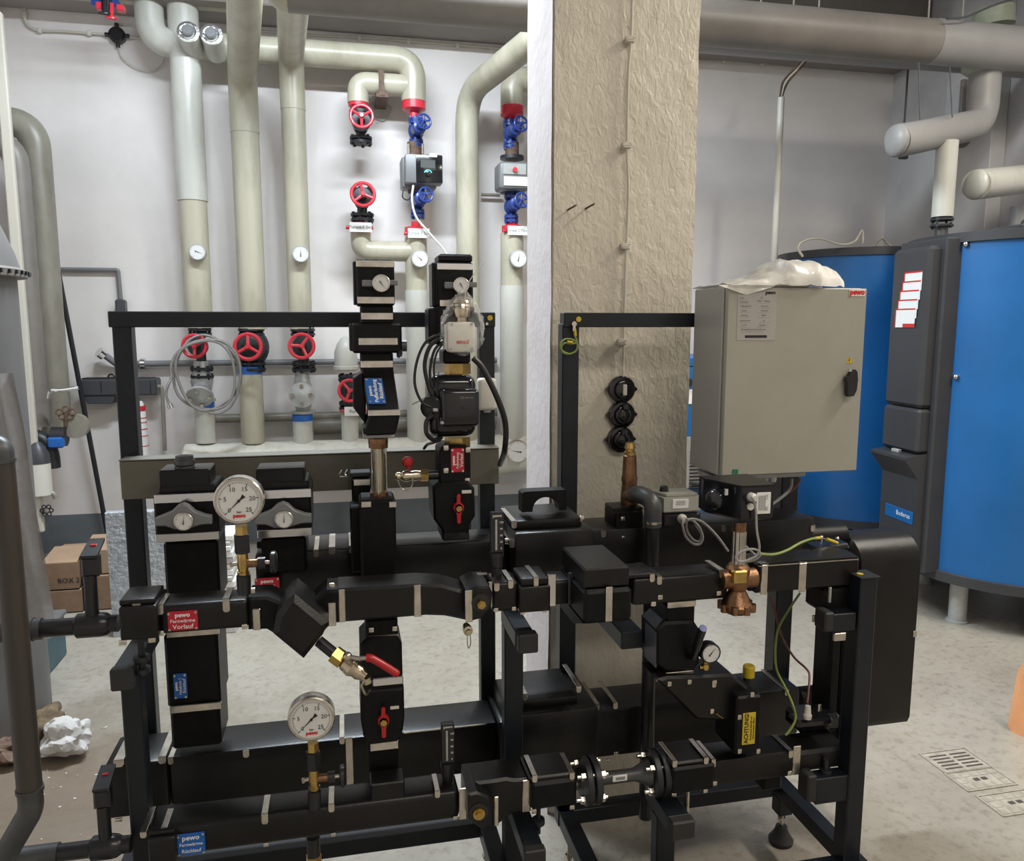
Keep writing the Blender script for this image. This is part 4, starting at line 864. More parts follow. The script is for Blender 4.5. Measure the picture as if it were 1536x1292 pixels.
post(g, 167, 196, 488, Yr, ZB0, ZT - .03); post(g, 719, 742, 500, Yr, ZB0, ZT - .03)
xa, xb = px_x(162, 480, Yr - .004), px_x(743, 480, Yr - .004)
part(M().box(xa, xb, Yr - .005, Yr + .045, px_z(450, 491, Yr), ZT, .002), 'top_bar', m_frame, g)
c = P(735, 477, Y=Yr - .005); part(M().cyl(c, c + Vector((0, -.0015, 0)), .0075, n=16), 'earth_sticker', m_yel, g, label='round green yellow sticker'); c = P(730, 486, Y=Yr - .005); part(M().cyl(c, c + Vector((0, -.004, 0)), .004), 'screw', m_steel, g)
xl = px_x(187, 1100, 1.78)
part(M().box(xl, xl + .042, 1.77, 1.81, .02, .838, .003), 'front_post', m_frame, g)
ax0 = px_x(167, 1020, 1.71); part(M().box(ax0, ax0 + .042, 1.725, 1.96, .838, .88, .002), 'support_arm', m_frame, g); part(M().box(ax0 - .002, ax0 + .044, 1.705, 1.726, .834, .882, .003), 'arm_cap', m_rubber, g)
m = M().cyl((xl + .055, 1.74, .85), (xl + .055, 1.74, .95), .007, n=10); [m.cyl((xl + .055, 1.74, z), (xl + .055, 1.74, z + .01), .017, n=12) for z in (.858, .885, .93)]; part(m, 'pipe_support_screw', m_iron, g)
x0_, x1_ = px_x(796, 965, 1.72), px_x(823, 965, 1.72)
part(M().box(x0_ - .035, x1_ - .035, 1.73, 1.90, .842, .882, .002), 'support_arm', m_frame, g); part(M().box(x0_ - .033, x1_ - .03, 1.70, 1.731, .838, .884, .003), 'arm_cap', m_rubber, g)
post(g, 757, 785, 1050, 1.86, .02, .842, .042, 'middle_post')
x2_, x3_ = px_x(785, 1275, 1.64), px_x(814, 1275, 1.64)
part(M().box(x2_, x3_, 1.64, 1.86, .355, .395, .002), 'support_arm', m_frame, g); part(M().box(x2_ - .002, x3_ + .002, 1.615, 1.641, .35, .398, .003), 'arm_cap', m_rubber, g)
m = M().cyl((x3_ + .012, 1.73, .36), (x3_ + .012, 1.73, .44), .006, n=10).cyl((x3_ + .012, 1.73, .385), (x3_ + .012, 1.73, .398), .016, n=12); part(m, 'pipe_support_screw', m_iron, g)
part(M().box(px_x(205, 1290, 2.04), px_x(722, 1245, 2.04), 2.03, 2.075, ZB0, ZB1, .002), 'base_bar', m_frame, g)
xm = px_x(722, 1245, 2.0); part(M().box(xm - .0, xm + .045, 1.4, 2.076, ZB0, ZB1, .002), 'base_side_bar', m_frame, g)
xq = px_x(200, 1290, 2.04); part(M().box(xq - .04, xq + .0, 1.4, 2.2, ZB0, ZB1, .002), 'base_side_bar', m_frame, g)
for x, y in ((xm + .022, 2.05), (xm + .022, 1.5), (xq - .02, 2.05), (xq - .02, 1.5)): foot(g, x, y, ZB0)

g = T('station_frame', 'black steel tube frame of the right pipe unit carrying the control cabinet', 'frame', (1, 2.1, 0), 'black tube frames of the pipe station')
post(g, 843, 868, 600, Yr, ZB0, ZT - .03); post(g, 1163, 1188, 940, Yr, ZB0, ZT - .01)
xa, xb = px_x(846, 480, Yr - .004), px_x(1210, 480, Yr - .004)
part(M().box(xa, xb, Yr - .005, Yr + .04, px_z(950, 491, Yr), ZT, .002), 'top_bar', m_frame, g)
c = P(868, 479, Y=Yr - .005); part(M().cyl(c, c + Vector((0, -.0015, 0)), .0075, n=16), 'earth_sticker', m_yel, g, label='round green yellow sticker')
part(M().box(px_x(836, 1232, 2.04), px_x(1160, 1180, 2.04), 2.03, 2.075, ZB0, ZB1, .002), 'base_bar', m_frame, g)
xm = px_x(836, 1232, 2.05); part(M().box(xm, xm + .045, 1.4, 2.076, ZB0, ZB1, .002), 'base_side_bar', m_frame, g)
xq = px_x(1160, 1180, 2.05); part(M().box(xq - .0, xq + .045, 1.4, 2.076, ZB0, ZB1, .002), 'base_side_bar', m_frame, g)
part(M().box(xm + .045, xq, 1.66, 1.70, ZB0, ZB1, .002), 'front_base_bar', m_frame, g)
for x, y in ((xm + .022, 2.0), (xq + .022, 2.03), (xm + .022, 1.45), (xq + .022, 1.45)): foot(g, x, y, ZB0)
part(M().box(xq, xq + .045, 2.01, 2.055, .10, ZB0, .002), 'foot_sleeve', m_frame, g)
xr0, xr1 = px_x(1284, 1000, 1.66), px_x(1309, 1000, 1.66)
part(M().box(xr0, xr1, 1.66, 1.71, .02, px_z(1297, 868, 1.66), .003), 'front_post', m_frame, g)
z = px_z(1297, 868, 1.66); part(M().box(xr0 - .004, xr1 + .004, 1.655, 1.715, z, z + .003), 'post_cap', m_iron, g); part(M().cyl(((xr0 + xr1) / 2 - .01, 1.685, z + .003), ((xr0 + xr1) / 2 - .01, 1.685, z + .0045), .008, n=14), 'earth_sticker', m_yel, g)
for (l, t, r_, b) in ((1212, 1166, 1284, 1204), (1238, 921, 1284, 948)):
    part(M().pb(l + 12, t, r_, b, 1.665, .042, .002), 'support_arm', m_frame, g); part(M().pb(l, t - 1, l + 14, b + 1, 1.662, .048, .004), 'arm_cap', m_rubber, g)
c = P(1238, 1160, Y=1.69); part(M().cyl((c.x, 1.69, c.z - .012), (c.x, 1.69, c.z + .04), .007, n=10).cyl((c.x, 1.69, c.z), (c.x, 1.69, c.z + .012), .016, n=12), 'pipe_support_screw', m_iron, g)
x0_, x1_ = px_x(1008, 1246, 1.63), px_x(1041, 1246, 1.63)
part(M().box(x0_, x1_, 1.655, 1.80, .365, .408, .002), 'support_arm', m_frame, g); part(M().box(x0_ - .002, x1_ + .002, 1.625, 1.656, .362, .41, .004), 'arm_cap', m_rubber, g)
part(M().box(px_x(985, 1260, 1.72), px_x(1013, 1260, 1.72), 1.72, 1.76, .02, .364, .003), 'middle_post', m_frame, g)
c = P(1030, 1215, Y=1.70); part(M().cyl((c.x, 1.70, c.z - .03), (c.x, 1.70, c.z + .06), .006, n=10), 'pipe_support_screw', m_steel, g)
part(M().cyl((c.x, 1.70, c.z - .035), (c.x, 1.70, c.z - .02), .016, n=12), 'lock_nut', m_iron, g)
m = M().pb(932, 948, 965, 974, 1.80, .22, .003); part(m, 'support_arm', m_frame, g)
# cable trough
g = T('cable_trough', 'long khaki sheet-metal trough screwed across the left frame', 'cable trough', (0, 2.12, 1.17))
x0_, x1_ = px_x(180, 700, 2.09), px_x(748, 700, 2.09)
part(M().box(x0_, x1_, 2.085, 2.145, 1.165, 1.262, .002), 'body', m_trough, g); part(M().box(x0_ - .001, x1_ + .001, 2.083, 2.146, 1.2625, 1.266, .001), 'lid', m_trough, g)
# ------------------------------------------------------------------ rear headers
def shell(g, x0, x1, y0, y1, z0, z1, name='insulation_shell', mm=None, bev=.008): return part(M().box(x0, x1, y0, y1, z0, z1, bev, 2), name, mm or m_foam, g)
YB = 2.0; HT, HB = 1.03, .895
g = T('insulated_header', 'upper rear black insulated header running across both frames', 'insulated pipe', (.4, 2.07, HB))
xA = px_x(385, 840, YB); xB = px_x(540, 830, YB); xC = px_x(762, 815, YB); xD = px_x(877, 800, YB); xE = px_x(1222, 800, YB)
shell(g, xA, xB, YB - .035, 2.125, HB + .015, HT + .01, mm=m_lid); shell(g, xB + .002, xC, YB, 2.13, HB, HT, mm=m_lid)
z8 = px_z(820, 800, 1.92); shell(g, xC + .002, xD, 1.92, 2.14, HB - .02, px_z(830, 797, 1.92), 'flange_box', m_lid); shell(g, px_x(771, 780, 1.95), px_x(873, 780, 1.95), 1.95, 2.13, px_z(830, 797, 1.92), px_z(830, 779, 1.95), 'box_lid', m_lid, .004)
shell(g, xD + .002, xE, YB, 2.14, HB, HT + .012, mm=m_lid)
part(M().pb(385, 812, 440, 822, 1.963, .01, .002), 'small_ledge', m_foam, g)
for px, py, Y, d in ((474, 826, YB - .035, .13), (498, 822, YB - .035, .13), (527, 820, YB - .035, .13)): clip(g, px, py, Y, d, .016 if px == 498 else .012)
for px, py, Y, d in ((771, 783, 1.95, .15), (768, 812, 1.93, .10), (905, 797, YB, .13), (1085, 789, YB, .13), (1219, 789, YB, .13)): clip(g, px, py, Y, d, .014)
for px, py in ((761, 812), (873, 778)): tab(g, px, py, 1.94, .014, .016)
# arch bracket on the lid
m = M(); o = [(783, 769), (783, 741), (787, 738), (848, 735), (850, 738), (850, 765), (838, 766)]
arc = [(819 + 20 * math.cos(R(t)), 766 - 20 * math.sin(R(t))) for t in range(0, 181, 15)]
m.pp(o[:6] + arc + [(799, 768)], 1.99, .045); single(m, 'pipe_cradle', m_foam, 'black foam cradle with a half round cut-out on the flange box', 'cradle')
g = T('insulated_header', 'lower rear black insulated header close to the floor', 'insulated pipe', (.3, 2.07, .37))
LT, LB = .515, .372
xA = px_x(158, 1160, YB); xC = px_x(745, 1100, YB); xE = px_x(1200, 1050, YB); xD = px_x(884, 1080, YB)
shell(g, xA, px_x(252, 1150, YB), YB - .01, 2.14, LB, LT, mm=m_lid); shell(g, px_x(252, 1150, YB) + .002, xC, YB, 2.14, LB, LT, mm=m_lid)
shell(g, xC + .002, px_x(760, 1100, 1.97), 1.97, 2.15, LB - .01, LT + .015, mm=m_lid)
zq = px_z(830, 1068, 1.92); shell(g, px_x(762, 1068, 1.92), xD, 1.92, 2.15, LB - .02, zq, 'flange_box', m_lid); shell(g, px_x(783, 1050, 1.94), px_x(868, 1050, 1.94), 1.95, 2.13, zq, px_z(830, 1050, 1.94), 'box_lid', m_lid, .004)
shell(g, xD + .002, xE, YB, 2.14, LB, LT + .003, mm=m_lid)
for px, py, d, w in ((178, 1141, .13, .024), (243, 1136, .13, .018), (256, 1137, .13, .013), (369, 1127, .13, .015), (513, 1107, .13, .013)): clip(g, px, py, YB - (.01 if px < 250 else 0), d, w)
for px, py, Y in ((788, 1042, 1.95), (868, 1030, 1.95), (896, 1057, YB), (923, 1055, YB), (1118, 1040, YB), (1180, 1035, YB)): clip(g, px, py, Y, .14, .013)
strap(g, 519, 1107, 530, 1180, YB); 
for px, py in ((263, 1215), (372, 1199), (912, 1141), (924, 1130), (178, 1230)): tab(g, px, py, YB - .0, .018 if px == 178 else .014, .010)
part(M().box(px_x(600, 1100, YB) + .01, xC - .03, YB - .002, YB + .001, px_z(660, 1093, YB) - .003, px_z(660, 1093, YB)), 'shell_edge', m_steel, g)
# ------------------------------------------------------------------ left risers with thermometers
def tbox(name, label, riser_pix, box_pix, lid_pix, Yf, therm, cap=False, lab=None):
    g = T(name, label, 'insulated pipe', P((box_pix[0] + box_pix[2]) / 2, 800, Y=Yf))
    for (l, t, r_, b, Y, d) in riser_pix: part(M().pb(l, t, r_, b, Y, d, .006), 'insulation_shell', m_foam, g)
    l, t, r_, b = box_pix; part(M().pb(l, t, r_, b, Yf, .15, .005), 'valve_shell', m_foam, g)
    part(M().pb(l + 6, t - 12, r_ - 4, t, Yf + .02, .12, .003), 'shell_lid', m_lid, g)
    l2, t2, r2, b2 = lid_pix; part(M().pb(l2, t2, r2, b2, Yf + .025, .09, .003), 'top_block', m_lid, g)
    part(M().pb(l, t, r_, t + 13, Yf - .003, .008, .001), 'strap', m_chrome, g); part(M().pb(l + 2, b - 6, r_ + 1, b + 6, Yf - .003, .10, .001), 'strap', m_chrome, g)
    cx_, cy_ = therm; m = M()
    hp = [(-42, -2), (-32, -6), (-18, -12), (-8, -21), (0, -24), (8, -21), (18, -12), (32, -7), (43, -5), (43, 7), (28, 8), (12, 13), (-12, 15), (-26, 10), (-42, 10)]
    m.pp([(cx_ + a, cy_ + b_) for a, b_ in hp], Yf - .035, .02, .003); part(m, 'thermometer_handle', m_pumpg, g, label='grey winged handle')
    part(M().cyl(P(cx_, cy_ - 4, Y=Yf - .02), P(cx_, cy_ - 4, Y=Yf), .018), 'handle_stem', m_pumpg, g); return g
g = tbox('insulated_riser', 'left wide black riser with a threaded stub on top and a blue plate', [(247, 812, 329, 905, 1.95, .13), (248, 950, 329, 1060, 1.93, .14), (256, 1058, 331, 1122, 1.95, .13)], (231, 741, 328, 806), (238, 705, 315, 741), 1.91, (274, 780))
strap(g, 249, 943, 331, 955, 1.925); strap(g, 254, 1057, 333, 1068, 1.92)
sign(g, 260, 1011, 282, 1046, 1.93, m_plblue, ['pewo', 'Heizkreis 1', 'Rücklauf'], 90)
gauge('riser_thermometer', 'small chrome-rimmed thermometer in the left grey winged handle', 'thermometer', 275, 783, 15, 1.865, 8, depth=.014, group=None)
c0, c1 = P(278, 711, Y=1.97), P(278, 686, Y=1.97)
single(M().lathe((c0.x, 1.97, c0.z), (0, 0, 1), [(0, .018), (.006, .02), (.007, .023), (.018, .023), (.02, .021), (.024, .024), (.034, .024), (.036, .02), (.044, .02), (.046, .012)], 24), 'threaded_stub', m_gsteel, 'dark threaded pipe stub on top of the left riser', 'pipe stub')
g = tbox('insulated_riser', 'second wide black riser right of the big upper gauge', [(392, 806, 460, 860, 1.95, .12)], (384, 735, 467, 800), (384, 703, 457, 735), 1.91, (424, 778))
gauge('riser_thermometer', 'small chrome-rimmed thermometer in the right grey winged handle', 'thermometer', 426, 780, 14, 1.865, 3, depth=.014)
sign(g, 382, 868, 420, 890, 1.95, m_plred, ['pewo', 'Heizkreis 1', 'Vorlauf'])
# ------------------------------------------------------------------ front supply line
YF = 1.70
g = T('insulated_supply_line', 'upper front black insulated line with the red plate and the slanted strainer cover', 'insulated pipe', P(500, 900, Y=YF))
def box_x(g, l, r_, zt, zb_, Y, d, mm=m_lid, name='insulation_shell', bev=.010):
    x0, x1 = px_x(l, 900, Y), px_x(r_, 900, Y); return part(M().box(x0, x1, Y, Y + d, zb_, zt, bev, 3), name, mm, g)
st, sb = 1.016, .953
box_x(g, 176, 234, px_z(200, 911, 1.68), px_z(200, 961, 1.68), 1.68, .11, bev=.005); box_x(g, 178, 232, px_z(200, 911, 1.68) + .012, px_z(200, 911, 1.68), 1.69, .09, name='valve_lid', bev=.003)
box_x(g, 236, 372, st, sb, YF, .085)
clip(g, 205, 907, 1.69, .09, .015); clip(g, 240, 908, YF, .07, .013, .02); clip(g, 339, 899, YF, .07, .014, .028)
for px, py, w in ((241, 950, .014), (228, 960, .014), (184, 964, .015), (367, 940, .012)): tab(g, px, py, YF - .01 if px < 236 else YF, w, .012)
sign(g, 251, 918, 298, 943, YF, m_plred, ['pewo', 'Fernwärme', 'Vorlauf'])
# slanted strainer
part(M().pp([(372, 897), (402, 896), (440, 912), (468, 905), (490, 886), (514, 885), (514, 935), (497, 936), (486, 948), (460, 962), (425, 960), (400, 945), (372, 946)], 1.70, .085, .006), 'strainer_shell', m_foam, g)
part(M().pp([(442, 894), (493, 936), (484, 955), (455, 991), (409, 953), (414, 924), (432, 900)], 1.635, .12, .012), 'strainer_cover', m_lid, g)
strap(g, 379, 914, 391, 946, YF); tab(g, 378, 886, YF, .014, .012); tab(g, 453, 957, 1.64, .014, .014); strap(g, 492, 905, 504, 940, YF); tab(g, 498, 878, YF, .013, .010)
# section with the brass plug
part(M().pp([(507, 884), (560, 881), (628, 877), (662, 878), (702, 889), (702, 932), (668, 925), (640, 924), (507, 935)], YF, .085, .006), 'insulation_shell', m_lid, g)
part(M().pp([(700, 889), (712, 881), (734, 880), (739, 890), (737, 912), (724, 928), (708, 932), (700, 930)], YF - .035, .11, .004), 'drain_shell', m_lid, g)
m = M(); c = P(721, 905, Y=YF - .04); m.cyl(c, c + Vector((0, .01, 0)), .020, n=20); part(m, 'plug_recess', m_rubber, g)
part(M().hexn(c + Vector((0, -.014, 0)), c + Vector((0, .004, 0)), .010).cyl(c + Vector((0, -.02, 0)), c, .006), 'brass_plug', m_brass, g)
strap(g, 508, 885, 518, 934, YF); strap(g, 621, 878, 632, 926, YF); strap(g, 698, 886, 709, 934, YF - .034); strap(g, 733, 873, 739, 912, YF)
for px, py in ((513, 876), (619, 869), (724, 862)): c = P(px, py, Y=YF + .05); part(M().box(c.x - .012, c.x + .012, c.y, c.y + .012, st + .002, st + .006, .001), 'clip', m_steel, g)
box_x(g, 738, 779, .999 + .016, px_z(760, 918, YF), YF, .085); clip(g, 745, 876, YF, .07, .012); clip(g, 766, 872, YF, .08, .012)
for px, py in ((744, 915), (771, 913), (784, 919), (817, 916)): tab(g, px, py, YF - (.01 if px > 775 else 0), .011, .010)
zt, zb_ = px_z(802, 880, 1.685), px_z(802, 919, 1.685); box_x(g, 779, 826, zt, zb_, 1.685, .11, bev=.005); box_x(g, 781, 823, zt + .018, zt, 1.69, .09, name='valve_lid', bev=.004); clip(g, 804, 867, 1.69, .09, .011, .02)
box_x(g, 827, 862, 1.008, .948, YF + .005, .08); part(M().pb(822, 862, 834, 910, YF - .006, .006, .001), 'strap', m_chrome, g); part(M().pb(853, 860, 863, 908, YF - .004, .006, .001), 'shell_rim', m_pvcd, g)
# heavy box
zt, zm, zb_ = px_z(908, 852, 1.60), px_z(908, 882, 1.60), px_z(908, 933, 1.60)
x0_, x1_ = px_x(876, 880, 1.60), px_x(944, 880, 1.60)
part(M().box(x0_, x1_, 1.60, 1.78, zm, zt, .004), 'meter_lid', m_lid, g); part(M().box(x0_ - .002, x1_ + .004, 1.59, 1.79, zb_, zm - .001, .008), 'meter_box', m_foam, g)
part(M().prism([(x0_, 1.60, zb_), (x0_, 1.79, zb_), (x0_, 1.79, zb_ - .03), (x0_, 1.68, zb_ - .03)], (x1_ - x0_, 0, 0)), 'box_underside', m_foam, g)
part(M().pb(909, 881, 919, 933, 1.585, .005, .001), 'strap', m_steel, g)
g = T('insulated_supply_line', 'upper front black insulated line right of the heavy meter box', 'insulated pipe', P(1020, 880, Y=YF))
box_x(g, 948, 1092, px_z(1030, 863, YF), px_z(1030, 900, YF) - .006, YF, .085); box_x(g, 940, 985, px_z(960, 860, 1.71) + .002, px_z(960, 868, YF), 1.70, .085, name='valve_lid', bev=.004)
clip(g, 978, 862, 1.70, .09, .012, .018); clip(g, 989, 866, YF, .07, .012, .018); clip(g, 1083, 856, YF, .08, .014, .018)
for px, py in ((980, 906), (990, 896), (1078, 890)): tab(g, px, py, YF, .013, .012)
g = T('insulated_supply_line', 'glossy-edged black insulated line right of the bronze valve', 'insulated pipe', P(1210, 870, Y=YF))
z1t, z1b = px_z(1200, 844, YF), px_z(1200, 886, YF); xa, xb = px_x(1136, 865, YF), px_x(1289, 862, YF)
part(M().prism([(xa, YF, z1b), (xb - .0, YF, z1b), (xb, YF + .0, z1t), (xa, YF, z1t)], (0, .1, 0), .006), 'insulation_shell', m_lid, g)
part(M().prism([(xa, YF + .004, z1t), (xb - .05, YF + .09, z1t + .003), (xb - .02, YF + .09, z1t + .003), (xb - .002, YF + .05, z1t + .002), (xb - .002, YF + .004, z1t)], (0, 0, .003)), 'top_seam', m_chrome if False else m_lid, g)
part(M().prism([(xa + .004, YF - .001, z1t - .0035), (xb - .006, YF - .001, z1t - .0035), (xb - .006, YF - .001, z1t - .001), (xa + .004, YF - .001, z1t - .001)], (0, .003, .0)), 'shell_edge', m_steel, g)
strap(g, 1142, 848, 1152, 892, YF); strap(g, 1199, 845, 1210, 888, YF); clip(g, 1147, 847, YF, .02, .02, .003); clip(g, 1204, 844, YF, .02, .02, .003)
c = P(1133, 868, Y=1.74); part(M().cyl((c.x - .02, 1.74, c.z), (xa + .01, 1.74, c.z), .030, n=24), 'end_ring', m_rubber, g)
part(M().pb(1237, 882, 1290, 921, YF + .005, .09, .008), 'elbow_shell', m_foam, g); c = P(1246, 893, Y=YF); part(M().box(c.x - .004, c.x + .002, YF - .001, YF + .006, c.z - .02, c.z + .02, .001), 'silver_rivet', m_castg, g)
# bronze control valve and actuator
g = T('control_valve', 'bronze control valve with a ribbed steel stem under the black actuator', 'valve', P(1108, 916, Y=1.69)); c = P(1106, 880, Y=1.70); cx_ = c.x
def z_(py): return px_z(1106, py, 1.70)
part(M().lathe((cx_, 1.70, z_(918)), (0, 0, 1), [(0, .028), (.008, .038), (.02, .040), (.03, .034), (z_(885) - z_(918), .020), (z_(876) - z_(918), .027), (z_(852) - z_(918), .029), (z_(846) - z_(918), .022)], 26).cyl((cx_ - .045, 1.70, z_(868)), (cx_ + .045, 1.70, z_(868)), .024, n=22), 'body', m_bronze, g)
m = M()
for i in range(8): t = i * math.pi / 4 + .2; q = Vector((cx_ + math.cos(t) * .037, 1.70 + math.sin(t) * .037, z_(915))); m.cyl(q, q + Vector((0, 0, .02)), .009, n=10)
part(m, 'flange_lugs', m_bronze, g)
part(M().pb(1102, 857, 1122, 877, 1.662, .02, .003), 'type_plate', m_brass, g)
part(M().cyl((cx_, 1.70, z_(850)), (cx_, 1.70, z_(796)), .0145, n=22), 'stem_core', m_steel, g)
m = M(); 
for i in range(10): t = i * math.pi / 5; q = Vector((cx_ + math.cos(t) * .0145, 1.70 + math.sin(t) * .0145, z_(848))); m.cyl(q, (q.x, q.y, z_(797)), .0028, n=6)
part(m, 'stem_ribs', m_steel, g); part(M().cyl((cx_, 1.70, z_(797)), (cx_, 1.70, z_(783)), .0155, n=20), 'bronze_collar', m_bronze, g); part(M().cyl((cx_, 1.70, z_(853)), (cx_, 1.70, z_(847)), .018, n=20), 'bronze_collar', m_bronze, g)
g = T('valve_actuator', 'glossy black valve actuator with a white gland and data label', 'actuator', P(1115, 782, Y=1.66))
Y0 = 1.645; x0_, x1_ = px_x(1112, 755, Y0), px_x(1160, 755, Y0); zt, zb_ = px_z(1136, 731, Y0), px_z(1136, 781, Y0)
xl_ = x0_ - .045
part(M().prism([(xl_, Y0 + .10, zb_), (x0_, Y0, zb_), (x1_, Y0, zb_), (x1_ + .002, Y0 + .13, zb_), (xl_, Y0 + .13, zb_)], (0, 0, zt - zb_), .006), 'housing', m_gloss, g)
part(M().prism([(xl_, Y0 + .10, zt), (x0_, Y0 - .002, zt), (x1_ + .002, Y0 - .002, zt), (x1_ + .003, Y0 + .132, zt), (xl_, Y0 + .132, zt)], (0, 0, .005)), 'cover', m_lid, g)
q = Vector((xl_ + .018, Y0 + .07, (zt + zb_) / 2 + .0)); nv = Vector((-.085, -.062, 0)).normalized()
part(M().lathe(q, nv, [(0, .026), (.012, .025), (.018, .02), (.02, .006)], 24), 'hand_knob', m_gloss, g)
part(M().box(x0_ - .03, x0_ - .022, Y0 + .022, Y0 + .03, zt - .022, zt - .006, .001), 'position_marker', m_chrome, g)
k = P(1127, 745, Y=Y0); part(M().lathe(k + Vector((-.002, .0, 0)), (0, -1, 0), [(0, .010), (.012, .0105), (.016, .008), (.022, .007)], 16), 'cable_gland', m_offw, g); k2 = P(1125, 760, Y=Y0); part(M().cyl(k2, k2 + Vector((0, -.004, 0)), .0085, n=18), 'blank_plug', m_offw, g)
pl = part(M().pb(1135, 739, 1156, 771, Y0 - .002, .003, .0005), 'data_label', m_white, g)
for i in range(7): q = P(1138 + i * 1.6, 755, Y=Y0 - .003); part(M().box(q.x, q.x + .0006, q.y, q.y + .001, q.z - .018, q.z + .018), 'print_line', m_grink, pl)
for py in (746, 763): text('CE' if py == 746 else '5K', .010, P(1150, py, Y=Y0 - .003), m_grink, pl, 90)
def cable(pix, Y, r_, mm, name, label, grp=None):
    pts = [P(q[0], q[1], Y=(q[2] if len(q) > 2 else Y)) for q in pix]; return single(M().smooth_tube(pts, r_, 10), name, mm, label, 'cable', grp)
cable([(1127, 745, 1.62), (1131, 752, 1.618), (1134, 770), (1135, 795), (1139, 820), (1136, 832), (1127, 838), (1112, 843), (1104, 838), (1110, 829), (1125, 824), (1137, 826), (1140, 833), (1132, 840, 1.64), (1120, 843, 1.65), (1108, 843, 1.66)], 1.63, .0028, m_cable, 'actuator_cable', 'grey cable looping from the actuator gland round the ribbed stem')
cable([(1139, 831, 1.66), (1160, 832, 1.68), (1180, 826, 1.70), (1200, 815, 1.72), (1216, 809, 1.74), (1224, 808, 1.75)], 1.7, .0032, m_gy, 'earth_wire', 'green yellow earth wire running from the bronze valve to the right')
cable([(1092, 827, 1.90), (1076, 805, 1.90), (1057, 786, 1.90), (1042, 779, 1.88), (1030, 780, 1.86)], 1.9, .0036, m_cable, 'sensor_cable', 'straight grey cable crossing the header behind the ribbed stem')
cable([(1117, 818, 1.80), (1124, 825, 1.78), (1134, 834, 1.74)], 1.8, .003, m_cable, 'sensor_cable', 'short grey cable end right behind the ribbed stem')
# ------------------------------------------------------------------ front return line
g = T('insulated_return_line', 'lower front black insulated line with the blue plate, left part', 'insulated pipe', P(450, 1260, Y=YF))
rt, rb = .517, .443
box_x(g, 196, 241, px_z(218, 1261, 1.68) , .425, 1.68, .12, bev=.006); box_x(g, 197, 240, px_z(218, 1261, 1.68) + .010, px_z(218, 1261, 1.68) + .0, 1.69, .10, name='valve_lid', bev=.003)
x0_ = px_x(243, 1260, YF); x1_ = px_x(690, 1200, YF)
part(M().box(x0_, x1_, YF, YF + .09, rb, rt, .014, 3), 'insulation_shell', m_lid, g)
clip(g, 215, 1249, 1.69, .09, .013, .012); clip(g, 246, 1243, YF, .07, .013, .022); clip(g, 397, 1221, YF, .07, .014, .024); clip(g, 497, 1207, YF, .07, .013, .018); clip(g, 656, 1187, YF, .07, .012, .016)
for px, py in ((248, 1287), (399, 1267), (500, 1252), (683, 1227)): tab(g, px, py, YF - .002, .012, .010)
strap(g, 689, 1183, 700, 1230, YF - .006)
sign(g, 265, 1252, 309, 1278, YF, m_plblue, ['pewo', 'Fernwärme', 'Rücklauf'])
part(M().box(px_x(556, 1187, 1.69), px_x(608, 1187, 1.69), 1.706, 1.765, rt - .006, px_z(582, 1181, 1.69), .003), 'junction_block', m_lid, g)
part(M().pp([(700, 1176), (735, 1172), (760, 1168), (772, 1170), (797, 1168), (797, 1219), (770, 1222), (748, 1238), (720, 1244), (700, 1228)], YF, .085, .006), 'insulation_shell', m_lid, g)
part(M().pp([(702, 1192), (716, 1189), (733, 1196), (741, 1212), (741, 1240), (722, 1245), (702, 1230)], YF - .04, .11, .005), 'drain_shell', m_lid, g)
c = P(718, 1220, Y=YF - .043); part(M().cyl(c, c + Vector((0, .01, 0)), .022, n=22), 'plug_recess', m_rubber, g); part(M().cyl(c + Vector((0, -.006, 0)), c, .014, n=18).hexn(c + Vector((0, -.014, 0)), c, .009), 'brass_plug', m_brass, g)
strap(g, 742, 1196, 748, 1240, YF - .04); strap(g, 784, 1171, 795, 1219, YF); q = P(722, 1194, Y=YF - .02); part(M().box(q.x - .012, q.x + .010, q.y, q.y + .01, q.z, q.z + .003), 'clip', m_steel, g)
zt, zb_ = px_z(830, 1172, 1.68), px_z(830, 1214, 1.68)
x0_, x1_ = px_x(797, 1190, 1.68), px_x(866, 1190, 1.68)
part(M().box(x0_, x1_, 1.68, 1.79, zb_, zt, .008), 'valve_shell', m_foam, g); part(M().box(x0_ - .004, x1_ - .004, 1.685, 1.785, zt - .001, zt + .012, .004), 'valve_lid', m_lid, g)
clip(g, 802, 1164, 1.685, .09, .012, .016); clip(g, 858, 1160, 1.685, .09, .012, .016)
for px, py in ((801, 1217), (858, 1211)): tab(g, px, py, 1.68, .012, .012)
def flange(g, px, py, Y, rad, bolts=4, mm=m_iron, gap=.022, axx=1):
    c = P(px, py, Y=Y); fs = []
    for k in (0, 1):
        x = c.x + k * gap; f = part(M().lathe((x, Y, c.z), (1, 0, 0), [(0, rad * .97), (.002, rad), (.014, rad), (.016, rad * .97)], 40), 'flange', mm, g)
    for i in range(bolts):
        t = math.pi / 4 + i * 2 * math.pi / bolts; y, z = Y + math.cos(t) * rad * .74, c.z + math.sin(t) * rad * .74
        part(M().cyl((c.x - .022, y, z), (c.x + gap + .034, y, z), .0055, n=10).hexn((c.x - .012, y, z), (c.x - .002, y, z), .0105).hexn((c.x + gap + .017, y, z), (c.x + gap + .027, y, z), .0105), 'flange_bolt', m_steel, g)
    return c
g = T('flow_meter_spool', 'thin dark pipe piece with a barcode label between two bolted flanges', 'pipe', P(930, 1170, Y=1.74))
c1 = flange(g, 873, 1172, 1.74, .058); c2 = flange(g, 974, 1160, 1.74, .058)
zc = c1.z; xs = c1.x + .036; xe = c2.x - .002
